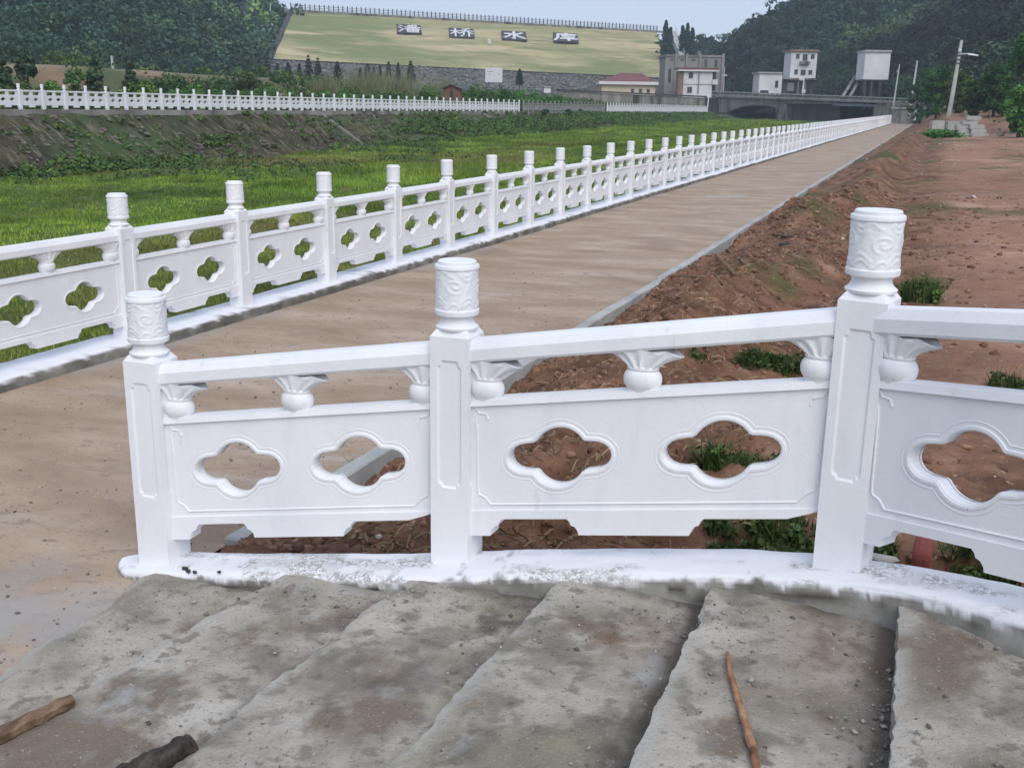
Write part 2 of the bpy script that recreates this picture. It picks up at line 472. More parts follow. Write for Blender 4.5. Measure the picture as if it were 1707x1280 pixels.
def rocks(P, S, flat=.65, tint=None, jag=.20, small=False):
    """small irregular stones, 20 triangles each (8 if small), joined"""
    global _ico
    if _ico is None:
        b = bmesh.new(); bmesh.ops.create_icosphere(b, subdivisions=1, radius=1)
        b.verts.index_update()
        _ico = (np.array([v.co[:] for v in b.verts]), np.array([[v.index for v in f.verts] for f in b.faces])); b.free()
    v0, f0 = _octa if small else _ico
    n = len(P)
    sc = np.asarray(S)[:, None, None] * np.stack([.7 + .6 * rng.random(n), .7 + .6 * rng.random(n), flat * (.7 + .6 * rng.random(n))], -1)[:, None, :]
    V = v0[None] * (1 + jag * rng.normal(size=(n, len(v0), 1)))
    for _ in range(2):      # a broken face or two
        c = rng.normal(size=(n, 1, 3)); c /= np.linalg.norm(c, axis=2, keepdims=True)
        dd = (V * c).sum(-1, keepdims=True)
        V = V - c * np.maximum(dd - .45, 0)
    V = V * sc
    t = rng.random(n) * 2 * math.pi
    c, s = np.cos(t)[:, None], np.sin(t)[:, None]
    V = np.stack([V[..., 0] * c - V[..., 1] * s, V[..., 0] * s + V[..., 1] * c, V[..., 2]], -1) + np.asarray(P)[:, None, :]
    F = (f0[None] + (np.arange(n) * len(v0))[:, None, None]).reshape(-1, 3)
    if tint is None: tint = np.ones((n, 3)) * (.6 + .8 * rng.random((n, 1)))
    return V.reshape(-1, 3), F, np.repeat(tint, len(v0), 0)


def cat3(parts):
    if len({p[1].shape[1] for p in parts}) > 1:
        parts = [(v, f if f.shape[1] == 3 else np.vstack([f[:, :3], f[:, [0, 2, 3]]]), t) for v, f, t in parts]
    V, F, T, k = [], [], [], 0
    for v, f, t in parts:
        V.append(v); F.append(f + k); T.append(t); k += len(v)
    return np.vstack(V), np.vstack(F), np.vstack(T)


def leafobj(name, parts, mt, parent=None):
    V, F, T = cat3(parts)
    return link(name, npmesh(name, V, F, mt, False, {'tint': T}), parent)


# ================================================================== THE GROUND
# distant base sheet
o = MB().add([(-2500, -1500, -4), (2500, -1500, -4), (2500, 3000, -4), (-2500, 3000, -4)], [(0, 1, 2, 3)]).build('ground', MT['horizon'])
tag(o, kind='structure')

FENCE_X, PITCH, Y0 = -6.44, 1.682, 7.232
PATH_Z = -.10
# path
ys = np.unique(np.concatenate([np.arange(-4, 12, .08), np.arange(12, 40, .4), np.arange(40, 187, 3)]))
xs = np.linspace(-6.27, -3.05, 60)
X, Y = np.meshgrid(xs, ys, indexing='ij')
cem = sstep(3.9, 2.9, Y) * sstep(-4.6, -3.3, X + .5 * fbm(X * 2, Y * 2, 4)) * sstep(-.5, .4, fbm(X * 4, Y * 4, 6)) * .8 + .6 * np.exp(-((X + 6.2) / .12) ** 2) * sstep(-.2, .5, fbm(X * 2, Y * 1.2, 7))
o = grid('path', X, Y, PATH_Z + .006 * fbm(X * 1.3, Y * .7, 3), MT['path'], attrs={'cement': cem})
tag(o, kind='structure')


def bed_z(y):
    return -1.65 + .0085 * np.clip(np.asarray(y, float) - 38, 0, 150)


def left_top(y):            # level of the far bank's top
    return 1.45 - .0025 * np.clip(np.asarray(y, float) - 43, -200, 190)


# channel bed: near bank slope, meadow, up to the toe of the far bank
ys = np.unique(np.concatenate([np.arange(-30, 70, .8), np.arange(70, 262, 2.5)]))
xs = np.concatenate([np.linspace(-43, -12, 60), np.linspace(-11.6, -6.6, 12)])
X, Y = np.meshgrid(xs, ys, indexing='ij')
Z = bed_z(Y) + .16 * fbm(X * .25, Y * .25, 5) + .06 * fbm(X * 1.1, Y * 1.1, 9)
Z = Z * (1 - sstep(-10.5, -6.8, X)) + (-.25) * sstep(-10.5, -6.8, X)
o = grid('meadow', X, Y, Z, MT['grass_ground'])
tag(o, kind='structure')
MEADOW = (xs, ys, Z)


def meadow_z(x, y):
    t = sstep(-10.5, -6.8, x)
    z = bed_z(y) + .16 * fbm(x * .25, y * .25, 5) + .06 * fbm(x * 1.1, y * 1.1, 9)
    return z * (1 - t) + (-.25) * t


# far bank slope
toe = -39.6
ys = np.unique(np.concatenate([np.arange(10, 120, .8), np.arange(120, 250, 2)]))
ts = np.linspace(0, 1, 16)
T, Y = np.meshgrid(ts, ys, indexing='ij')
X = toe + (-43.75 - toe) * T + .12 * fbm(Y * .4, T * 4, 21)
Z = (bed_z(Y) - .15) * (1 - T) + (left_top(Y) - .32) * T + .10 * fbm(Y * .9, T * 5, 22)
o = grid('river_bank', X, Y, Z, MT['bank'])
tag(o, kind='structure')
BANK = o


def bank_pt(y, t):
    return np.stack([toe + (-43.75 - toe) * t, y, (bed_z(y) - .15) * (1 - t) + (left_top(y) - .32) * t], -1)


# left plain behind the far fence
def plain_z(x, y):
    x = np.asarray(x, float); y = np.asarray(y, float)
    z = left_top(y) - .12
    ridge = 3.0 * sstep(-54, -63, x + 1.2 * fbm(y * .12, x * .05, 31)) * (1 - .45 * sstep(95, 125, y))
    z = z + np.maximum(ridge, 0) + 3.4 * sstep(-80, -128, x)
    z = z + .25 * fbm(x * .12, y * .12, 33) * sstep(-47, -52, x)
    return z


xs = np.concatenate([np.linspace(-190, -80, 24), np.linspace(-78, -44.6, 46)])
ys = np.arange(-60, 330, 2.)
X, Y = np.meshgrid(xs, ys, indexing='ij')
Z = plain_z(X, Y)
red = sstep(-53.5, -56, X) * (1 - sstep(-63, -66, X)) * sstep(.0, .5, fbm(X * .3, Y * .16, 35)) * (1 - sstep(88, 98, Y)) * .8
tan = sstep(-60.5, -63.5, X) * (1 - sstep(-72, -80, X)) * sstep(-.5, .3, fbm(X * .3, Y * .2, 36)) * .8
o = grid('plain', X, Y, Z, MT['plain'], attrs={'red': red, 'tan': tan})
tag(o, kind='structure')


# right-hand soil ground
def soil_z(x, y):
    x = np.asarray(x, float); y = np.asarray(y, float)
    z = -.14 + .10 * sstep(-2.9, -2.2, x)
    # spoil ridge that runs along the kerb
    rx = -1.75 + .10 * np.sin(y * .5) + .25 * fbm(y * .25, y * 0, 40) + .006 * y
    amp = (.30 + .17 * fbm(y * .45, y * 0, 41)) * sstep(6.2, 9, y)
    z = z + amp * np.exp(-((x - rx) / .50) ** 2)
    z = z - .10 * np.exp(-((x - rx - 1.1) / .5) ** 2) * sstep(9, 14, y)
    near = 1 - sstep(6, 16, y)
    z = z + near * .16 * sstep(-1.5, .6, x) + .02 * np.clip(x, 0, 12)
    z = z + .07 * fbm(x * .7, y * .7, 42) + .045 * fbm(x * 2.3, y * 2.3, 43) * (.35 + .65 * np.exp(-((x + 1.6) / 1.2) ** 2) + near * .6)
    z = z + (1.3 * sstep(98, 112, y) + .022 * np.clip(y - 104, 0, 80)) * sstep(-2.2, 1.5, x)
    z = z + .5 * sstep(3, 12, x) * sstep(70, 98, y)
    z = np.where(y < 4.6, np.minimum(z, -.06 + .14 * sstep(-1.8, 0, x)), z)
    return z


def soil_fine(x, y):
    c = np.exp(-((x + 1.7) / .9) ** 2) * .8 + .35 + .5 * (1 - sstep(6, 9, y))
    r = np.abs(fbm(x * 6, y * 6, 45, 3))
    return (r * .035 + .012 * fbm(x * 21, y * 21, 46, 2)) * c


def soil_patch(x0, x1, y0, y1, dx, dy, name, fine=True):
    xs = np.arange(x0, x1 + 1e-6, dx); ys = np.arange(y0, y1 + 1e-6, dy)
    X, Y = np.meshgrid(xs, ys, indexing='ij')
    Z = soil_z(X, Y) + (soil_fine(X, Y) if fine else 0)
    wd = sstep(.15, .6, fbm(X * .55, Y * .4, 47) - .25 + .55 * np.exp(-((X + .55) / .5) ** 2 - ((Y - 5.2) / 1.1) ** 2) + .5 * np.exp(-((X + .7) / .6) ** 2 - ((Y - 8.6) / .9) ** 2)
               + .8 * sstep(86, 100, Y) * sstep(4, 9, X))
    dry = sstep(-.5, .9, X + .35 * fbm(X * .8, Y * .5, 48) - .008 * Y) * sstep(6, 9, Y + X * 1.5) * (.72 + .28 * fbm(X * .5, Y * .22, 49))
    return tag(grid(name, X, Y, Z, MT['soil'], attrs={'weed': wd * .75, 'dry': np.clip(dry, 0, .95)}), kind='structure')


soil_patch(-2.96, 3.0, 3.7, 10, .03, .03, 'soil_ground')
soil_patch(-2.96, 3.0, 10, 24, .06, .07, 'soil_ground')
soil_patch(3.0, 9.0, 3.7, 24, .2, .2, 'soil_ground', False)
soil_patch(-2.96, 9.0, 24, 80, .15, .35, 'soil_ground')
soil_patch(-2.96, 30, 80, 186, .6, .9, 'soil_ground', False)
soil_patch(9.0, 60, 3.7, 80, 2, 2, 'soil_ground', False)


# ================================================================== HILLS
def hill(name, foot, side, width, slope, nt_, ns, seed, cap=70):
    foot = np.array(foot, float)
    L = np.r_[0, np.cumsum(np.linalg.norm(np.diff(foot[:, :2], axis=0), axis=1))]
    s = np.linspace(0, L[-1], ns)
    F = np.stack([np.interp(s, L, foot[:, i]) for i in range(3)], -1)
    k = 4
    G = np.stack([np.convolve(np.pad(F[:, i], k, 'edge'), np.ones(2 * k + 1) / (2 * k + 1), 'valid') for i in range(3)], -1)
    d = np.gradient(G[:, :2], axis=0); d /= np.linalg.norm(d, axis=1, keepdims=True)
    nrm = np.stack([d[:, 1], -d[:, 0]], -1) * side
    t = np.linspace(0, 1, nt_) ** 1.2 * width
    S, T = np.meshgrid(np.arange(ns), t, indexing='ij')
    X = G[S, 0] + nrm[S, 0] * T; Y = G[S, 1] + nrm[S, 1] * T
    Z = G[S, 2] - .3 + cap * (1 - np.exp(-T * slope / cap)) + sstep(0, 25, T) * 3.2 * fbm(X * .022, Y * .022, seed, 4) * np.clip(T / 25, 0, 1.6)
    Z[:, 0] -= 14
    return tag(grid(name, X, Y, Z, MT['hill']), kind='structure'), X, Y, Z


hl, HLX, HLY, HLZ = hill('hill', [(-70, -60, 4.5), (-88, 20, 5), (-104, 70, 5.2), (-122, 119, 5.8), (-133, 159, 6.2), (-136, 195, 6.2), (-150, 214, 10.5), (-167, 246, 18.5), (-184, 277, 26.6), (-204, 294, 27), (-245, 330, 27), (-300, 380, 27)], -1, 130, .62, 40, 110, 51)
hr, HRX, HRY, HRZ = hill('hill', [(30, 20, 1.5), (18, 60, 1.8), (12.5, 92, 1.6), (11.5, 112, 2.2), (8, 150, 2.2), (4, 190, 3), (-4, 226, 4.3), (-20, 268, 5.5), (-38, 300, 7), (-56, 326, 11), (-67, 345, 15), (-66, 375, 18), (-40, 420, 22)], 1, 150, .72, 40, 130, 52)


def forest(name, X, Y, Z, spacing, hmin, hmax, s_rng, seed, keep, bright, extra=None):
    nu, nv = X.shape
    pts = []
    dens = 1. / spacing ** 2
    P = np.stack([X, Y, Z], -1)
    A, B, C = P[:-1, :-1], P[1:, :-1], P[:-1, 1:]
    area = np.linalg.norm(np.cross(B - A, C - A)[..., :2], axis=-1) if False else np.abs(np.cross((B - A)[..., :2], (C - A)[..., :2]))
    n = rng.poisson(area * dens)
    ii, jj = np.nonzero(n)
    for i, j in zip(ii, jj):
        for _ in range(n[i, j]):
            a, b = rng.random(2)
            p = P[i, j] * (1 - a) * (1 - b) + P[i + 1, j] * a * (1 - b) + P[i, j + 1] * (1 - a) * b + P[i + 1, j + 1] * a * b
            if keep(p): pts.append(p)
    if extra is not None: pts += [p for p in extra if keep(p)]
    P = np.array(pts)
    n = len(P)
    H = hmin + (hmax - hmin) * rng.random(n)
    base = .55 + .85 * rng.random(n)
    hue = rng.random(n)
    tint = np.stack([base * (.75 + .55 * hue), base * (.85 + .3 * hue), base * (1.25 - .5 * hue)], -1)
    tint *= bright(P)[:, None]
    # several lumps a tree
    nl = 7
    off = rng.normal(size=(n, nl, 3)) * np.array([.30, .30, .22]); off[:, 0] = (0, 0, .28)
    C = P[:, None, :] + np.array([0, 0, .52]) * H[:, None, None] + off * H[:, None, None]
    Rr = H[:, None] * (.20 + .12 * rng.random((n, nl)))
    tl = tint[:, None, :] * (.7 + .6 * rng.random((n, nl, 1)))
    d = np.linalg.norm(P[:, :2], axis=1)
    size = np.repeat(np.clip(d * .0029, .30, .95)[:, None] * H[:, None] / 6, nl, 1)
    V, F, T = leaf_cloud(C.reshape(-1, 3), Rr.reshape(-1), 40, size.reshape(-1) * .86, tl.reshape(-1, 3))
    return tag(link(name, npmesh(name, V, F, MT['forest'], False, {'tint': T})), kind='stuff'), n


def vis(p, mu=60, top=-90):
    q = Vector(p) - Vector((0, 0, CAM_Z)); d = q.dot(_f)
    if d < 1: return False
    u = 853.5 + CAM_F * q.dot(R_) / d; v = 640 - CAM_F * q.dot(U_) / d
    return -mu < u < 1707 + mu and v > top


def foot_trees(X, Y, Z, n, side, z_up=11.5):
    """bushes and small trees hiding the foot line of a hill"""
    i = rng.integers(0, X.shape[0] - 1, n); t = rng.random(n)
    a = np.stack([X[:, 0], Y[:, 0], Z[:, 0] + z_up], -1); b = np.stack([X[:, 1], Y[:, 1], Z[:, 1]], -1)
    d = a - b; d[:, 2] = 0; d /= np.linalg.norm(d, axis=1, keepdims=True) + 1e-9
    p = a[i] * (1 - t[:, None]) + a[i + 1] * t[:, None] + d[i] * (rng.random((n, 1)) * 5 - 1)
    return p


def keep_left(p):           # nothing grows on the dam itself
    if not vis(p): return False
    if p[1] > 203:
        ex = -143 - .537 * (p[1] - 213.6) if p[1] < 272 else -174.6 - .9 * (p[1] - 272)
        return p[0] < ex - 4.0
    return True


def keep_right(p):          # clearings round the buildings
    return vis(p) and all((p[0] - a) ** 2 + (p[1] - b) ** 2 > r * r for a, b, r in ((-12, 236, 8.5), (-13, 226, 7), (-31, 284, 9), (-33, 274, 8), (-37, 270, 9), (-28, 262, 8), (1.4, 106, 3)))


f1, n1 = forest('forest', HLX, HLY, HLZ, 4.6, 4.5, 8.0, None, 1, keep_left, lambda P: 1.15 + .45 * sstep(185, 240, P[:, 1]) * sstep(.1, .5, fbm(P[:, 0] * .02, P[:, 1] * .02, 61) + .45), foot_trees(HLX, HLY, HLZ, 420, -1))
tag(f1, 'dark wooded hillside left of the grassy dam', 'forest')
f2, n2 = forest('forest', HRX, HRY, HRZ, 3.9, 4.0, 7.5, None, 2, keep_right, lambda P: 1.25 - .70 * sstep(110, 260, P[:, 1]) + .35 * fbm(P[:, 0] * .03, P[:, 1] * .03, 62, 2), foot_trees(HRX, HRY, HRZ, 200, 1))
tag(f2, 'dense green wooded hillside on the right behind the white buildings', 'forest')
print('forest trees', n1, n2)
# ================================================================== BALUSTRADE KIT
PW = .165                                    # post width


def hole_outline(cx, cz, n=72, k=1.):
    pts = []
    for i in range(n):
        t = 2 * math.pi * i / n
        c, s = math.cos(t), math.sin(t)
        best = 0
        for (ex, ez, a, b) in ((0, 0, .118, .122), (.138, 0, .080, .062), (-.138, 0, .080, .062)):
            A = (c / a) ** 2 + (s / b) ** 2
            B = -2 * (c * ex / a ** 2 + s * ez / b ** 2)
            C = (ex / a) ** 2 + (ez / b) ** 2 - 1
            D = B * B - 4 * A * C
            if D > 0:
                best = max(best, (-B + math.sqrt(D)) / (2 * A))
        pts.append((cx + best * c * k, cz + best * s * k))
    for _ in range(1 if n > 30 else 0):
        pts = [((pts[i - 1][0] + 2 * pts[i][0] + pts[(i + 1) % n][0]) / 4, (pts[i - 1][1] + 2 * pts[i][1] + pts[(i + 1) % n][1]) / 4) for i in range(n)]
    return pts


def offset(pts, o):
    n = len(pts); out = []
    for i in range(n):
        a, b = pts[i - 1], pts[(i + 1) % n]
        dx, dz = b[0] - a[0], b[1] - a[1]
        l = math.hypot(dx, dz) or 1
        out.append((pts[i][0] + dz / l * o, pts[i][1] - dx / l * o))
    return out


def ring(mb, pts, prof, y, sgn):
    loops = [[(p[0], (y + h) * sgn, p[1]) for p in offset(pts, o)] for o, h in prof]
    n = len(pts)
    vs = [p for l in loops for p in l]
    fs = []
    for i in range(len(loops) - 1):
        for k in range(n):
            q = (i * n + k, i * n + (k + 1) % n, (i + 1) * n + (k + 1) % n, (i + 1) * n + k)
            fs.append(q if sgn > 0 else q[::-1])
    mb.add(vs, fs)


def bottom_outline(W, feet, z_top):
    """notched lower edge, from the left foot to the right one, closed along z_top"""
    fw, zf, zn, c = .10, .105, .178, .04
    nw = (W - 2 * fw - .44) / 2
    p = []
    if feet[0]:
        p += [(0, zf), (fw, zf), (fw + .004, zf + .022), (fw + .018, zf + .040), (fw + .034, zf + .046), (fw + c, zn - .012), (fw + c + .012, zn)]
    else:
        p += [(0, zn - .02), (.06, zn)]
    a = fw + nw
    p += [(a - c - .012, zn), (a - c, zn - .012), (a - .034, zf + .046), (a - .018, zf + .040), (a - .004, zf + .022), (a, zf + .005), (a + .44, zf + .005), (a + .444, zf + .022), (a + .458, zf + .040), (a + .474, zf + .046), (a + .44 + c, zn - .012), (a + .44 + c + .012, zn)]
    if feet[1]:
        b = W - fw
        p += [(b - c - .012, zn), (b - c, zn - .012), (b - .034, zf + .046), (b - .018, zf + .040), (b - .004, zf + .022), (b, zf), (W, zf)]
    else:
        p += [(W - .13, zn), (W - .05, zn + .02), (W, zn + .045)]
    return p + [(W, z_top), (0, z_top)]


def shear(mb, k):
    mb.v = [(x, y, z + k * x) for x, y, z in mb.v]
    return mb


def panel_mesh(W, feet=(True, True), k=0., fine=True):
    mb = MB()
    t, zt = .032, .665
    holes = [hole_outline(W * .275, .435, 72 if fine else 28), hole_outline(W * .725, .435, 72 if fine else 28)]
    mb.poly_slab([(0, .2), (W, .2), (W, zt), (0, zt)], holes, -t, t)
    mb.poly_slab(bottom_outline(W, feet, .214), [], -t - .009, t + .009)
    mb.box(.0, W, -t - .014, t + .014, zt - .004, zt + .022, 0, .006)            # lip
    for x0, x1 in ((0, .055), (W - .055, W)):
        mb.box(x0, x1, -t + .002, t - .002, zt + .02, .85)                      # stiles
    for sg in (1, -1):
        for h in holes:
            ring(mb, h, [(-.003, -.014), (.002, .0), (.005, .0042), (.014, .0042), (.018, -.002)], t, sg)
            if fine:
                ring(mb, h, [(.027, -.001), (.029, .0018), (.031, .0018), (.033, -.001)], t, sg)
    if fine:
        for y in (-t - .001, t + .001):
            for pts in ([(.03, .60), (.035, .56), (.04, .31), (.045, .285), (.075, .27), (.10, .24), (W - .10, .24), (W - .075, .27), (W - .045, .285), (W - .04, .31), (W - .035, .56), (W - .03, .60)],
                        [(.0, .655), (.03, .652), (.045, .63), (.075, .625), (.085, .60)], [(W, .655), (W - .03, .652), (W - .045, .63), (W - .075, .625), (W - .085, .60)]):
                mb.tube([(p[0], y, p[1]) for p in pts], .0045, 5)
    return shear(mb, k)


def rail_mesh(W, k=0.):
    sec = [(-.052, .842), (.052, .842), (.060, .852), (.060, .896), (.038, .933), (-.038, .933), (-.060, .896), (-.060, .852)]
    mb = MB()
    x0, x1, n = -.012, W + .012, len(sec)
    vs = [(x0, y, z) for y, z in sec] + [(x1, y, z) for y, z in sec]
    fs = [(i, (i + 1) % n, n + (i + 1) % n, n + i)[::-1] for i in range(n)] + [tuple(range(n)), tuple(range(n, 2 * n))[::-1]]
    mb.add(vs, fs)
    return shear(mb, k)


def baluster_mesh(fine=True):
    """lotus-leaf bracket over a round bulb"""
    mb = MB()
    nu, zs = (29, [.846, .838, .828, .816, .80, .786, .774, .764]) if fine else (9, [.846, .828, .80, .764])
    hw = {.846: .146, .838: .154, .828: .138, .816: .112, .80: .088, .786: .070, .774: .059, .764: .054}
    lo = []
    for z in zs:
        w_ = hw[z]
        th = .040 + .012 * (z - .764) / .08
        front = []
        for i in range(nu):
            u = -1 + 2 * i / (nu - 1)
            dz = -.010 * u * u * (z - .764) / .08 + (.006 * math.cos(u * math.pi * 3) * max(0, (z - .80) / .046) if fine else 0)
            yy = th * math.sqrt(max(.04, 1 - u * u * .93)) + (.0045 * math.cos(u * math.pi * 5) * (1 if fine else 0))
            front.append((u * w_, -yy, z + dz))
        back = [(p[0], -p[1], p[2]) for p in front[::-1]]
        lo.append(front + back)
    n = len(lo[0])
    vs = [p for l in lo for p in l]
    fs = []
    for i in range(len(lo) - 1):
        for k in range(n):
            fs.append((i * n + k, (i + 1) * n + k, (i + 1) * n + (k + 1) % n, i * n + (k + 1) % n))
    fs.append(tuple(range(n))); fs.append(tuple((len(lo) - 1) * n + k for k in range(n))[::-1])
    mb.add(vs, fs)
    nl = 22 if fine else 8
    prof = [(.052, .778), (.060, .774), (.061, .766), (.054, .761), (.062, .756), (.070, .745), (.074, .729), (.072, .711), (.065, .697), (.058, .689), (.057, .676)] if fine else [(.046, .77), (.046, .752), (.076, .724), (.066, .694), (.044, .676)]
    mb.lathe(prof[::-1], nl, (0, 0), .74)
    return mb


def post_mesh(fine=True):
    h = PW / 2
    mb = MB()
    z0, z1 = -.12, .958
    if fine:
        out = [(-h, z0), (h, z0), (h, z1), (-h, z1)]
        inn = [(-.046, .345), (-.036, .345), (-.030, .330), (.030, .330), (.036, .345), (.046, .345), (.050, .36), (.050, .835), (.040, .842), (.034, .862), (-.034, .862), (-.040, .842), (-.050, .835), (-.050, .36)]
        loops = [out, inn]
        pts = out + inn
        tris = tessellate_polygon([[Vector((p[0], p[1], 0)) for p in l] for l in loops])
        n4, ni = 4, len(inn)
        vs = [(p[0], -h, p[1]) for p in pts] + [(p[0] * .94, -h + .007, .6 + (p[1] - .6) * .985) for p in inn]
        fs = []
        for a, b, c in tris:
            A = (pts[b][0] - pts[a][0]) * (pts[c][1] - pts[a][1]) - (pts[b][1] - pts[a][1]) * (pts[c][0] - pts[a][0])
            if abs(A) < 1e-12: continue
            fs.append((a, b, c) if A > 0 else (a, c, b))
        for i in range(ni):
            j = (i + 1) % ni
            fs.append((n4 + i, n4 + j, n4 + ni + j, n4 + ni + i))
        fs.append(tuple(n4 + ni + i for i in range(ni)))
        for q in range(4):
            c, s = round(math.cos(q * math.pi / 2)), round(math.sin(q * math.pi / 2))
            mb.add([(x * c - y * s, x * s + y * c, z) for x, y, z in vs], fs)
    else:
        mb.box(-h, h, -h, h, z0, z1)
    a = .064
    mb.add([(-h, -h, z1), (h, -h, z1), (h, h, z1), (-h, h, z1), (-a, -a, z1 + .026), (a, -a, z1 + .026), (a, a, z1 + .026), (-a, a, z1 + .026)],
           [(0, 1, 5, 4), (1, 2, 6, 5), (2, 3, 7, 6), (3, 0, 4, 7), (4, 5, 6, 7)])
    return mb


def swirl_curves():
    cs = []
    L = 2 * math.pi * .084
    for q in range(4):
        c0 = L * q / 4
        z0 = 1.150 + (.010 if q % 2 else -.004)
        sp = [(c0 + (.006 + .0042 * t) * math.cos(t + q), z0 + (.005 + .0038 * t) * math.sin(t + q) * .8) for t in np.linspace(0, 2 * math.pi * 1.35, 46)]
        cs.append(sp)
        cs.append([(c0 + .045 + x, 1.075 + .11 * ((x + .03) / .06) + .010 * math.sin(x * 90)) for x in np.linspace(-.03, .03, 16)])
        cs.append([(c0 + .055 + x, 1.098 + .016 * math.cos(x * 60)) for x in np.linspace(-.035, .035, 16)])
        cs.append([(c0 + .058 + x, 1.082 + .012 * math.cos(x * 75)) for x in np.linspace(-.028, .028, 14)])
        cs.append([(c0 + .05 + x, 1.200 - .018 * math.cos(x * 65)) for x in np.linspace(-.03, .035, 16)])
        cs.append([(c0 + .05 + x, 1.214 - .014 * math.cos(x * 65)) for x in np.linspace(-.022, .027, 12)])
        cs.append([(c0 - .028 + x, 1.205 - .010 * math.sin(x * 80)) for x in np.linspace(-.02, .02, 10)])
        cs.append([(c0 - .01 + x, 1.080 + .011 * math.sin(x * 90 + 1)) for x in np.linspace(-.03, .028, 14)])
    return [np.array(c) for c in cs]


def finial_mesh(fine=True):
    n = 112 if fine else 20
    mb = MB()
    neck = [(.072, .976), (.084, .984), (.086, .992), (.074, 1.002), (.066, 1.016), (.066, 1.028), (.074, 1.036), (.087, 1.041), (.0885, 1.048), (.0885, 1.060), (.0835, 1.063)]
    top = [(.0835, 1.220), (.0885, 1.223), (.0885, 1.234), (.086, 1.238), (.0765, 1.239), (.0765, 1.250), (.072, 1.254)]
    if not fine:
        mb.lathe([(.08, .976), (.066, 1.02), (.087, 1.042), (.087, 1.236), (.076, 1.239), (.076, 1.252)], n)
        return mb
    zs = np.linspace(1.066, 1.217, 38)
    prof = neck + [(.084, z) for z in zs] + top
    mb.lathe(prof, n)
    cs = swirl_curves()
    L = 2 * math.pi * .084
    V = np.array(mb.v)
    k0, k1 = len(neck) * n, (len(neck) + len(zs)) * n
    th = np.arctan2(V[k0:k1, 1], V[k0:k1, 0]) % (2 * math.pi)
    S = np.stack([th * .084, V[k0:k1, 2]], -1)
    dmin = np.full(len(S), 9.)
    for c in cs:
        for sh in (-L, 0, L):
            d = np.sqrt(((S[:, None, :] - (c + np.array([sh, 0]))[None]) ** 2).sum(-1)).min(1)
            dmin = np.minimum(dmin, d)
    hgt = .0034 * np.exp(-(dmin / .0042) ** 2) - .0008
    hgt = hgt + .0008 * fbm(S[:, 0] * 60, S[:, 1] * 60, 71, 2)
    r = .084 + hgt
    V[k0:k1, 0] = r * np.cos(th); V[k0:k1, 1] = r * np.sin(th)
    mb.v = [tuple(p) for p in V]
    return mb


POST_F = post_mesh(True).mesh('post', MT['paint'])
FIN_F = finial_mesh(True).mesh('finial', MT['paint'], True)
POST_L = post_mesh(False)
FIN_L = finial_mesh(False)
BAL_F = baluster_mesh(True).mesh('baluster', MT['paint'], False)
BAL_F.shade_smooth()
BAL_F.set_sharp_from_angle(angle=math.radians(38))
FIN_F.set_sharp_from_angle(angle=math.radians(38))


def put(name, me, parent, loc, rz=0., bevel=0.):
    o = link(name, me, parent)
    o.location = loc
    o.rotation_euler = (0, 0, rz)
    if bevel:
        bv = o.modifiers.new('bevel', 'BEVEL'); bv.width = bevel; bv.segments = 2; bv.limit_method = 'ANGLE'; bv.angle_limit = .9
    return o


# ------------------------------------------------------------------ railing beside the steps
GP = [(-3.145, 3.660, -.044, .03), (-1.689, 3.755, .185, .02), (-.139, 3.692, .461, -.22), (1.13, 2.80, .675, -.66), (2.27, 1.86, .93, -.70)]
rail_root = empty('step_railing', GP[0][:3], 0, 'white carved concrete railing climbing beside the grey concrete steps in the foreground', 'railing')


def rel(p): return (p[0] - GP[0][0], p[1] - GP[0][1], p[2] - GP[0][2])


for x, y, z, rz in GP:
    p = put('post', POST_F, rail_root, rel((x, y, z)), rz, .004)
    f = put('finial', FIN_F, p, (0, 0, 0), random.choice((.3, 2.2, 4.0)))
for i in range(4):
    a, b = Vector(GP[i][:3]), Vector(GP[i + 1][:3])
    d = b - a
    L = math.hypot(d.x, d.y)
    W = L - PW + .02
    k = d.z / L
    e = Vector((d.x / L, d.y / L, 0))
    org = a + e * (PW / 2 - .01)
    org.z = a.z + k * (PW / 2 - .01)
    feet = [(True, False), (True, False), (True, True), (True, True)][i]
    pn = put('panel', panel_mesh(W, feet, k).mesh('panel', MT['paint']), rail_root, rel(org), math.atan2(d.y, d.x))
    hr_ = put('handrail', rail_mesh(W, k).mesh('handrail', MT['paint']), pn, (0, 0, 0), 0, .005)
    for bx in (.062, W / 2, W - .062):
        put('baluster', BAL_F, pn, (bx, 0, k * bx))

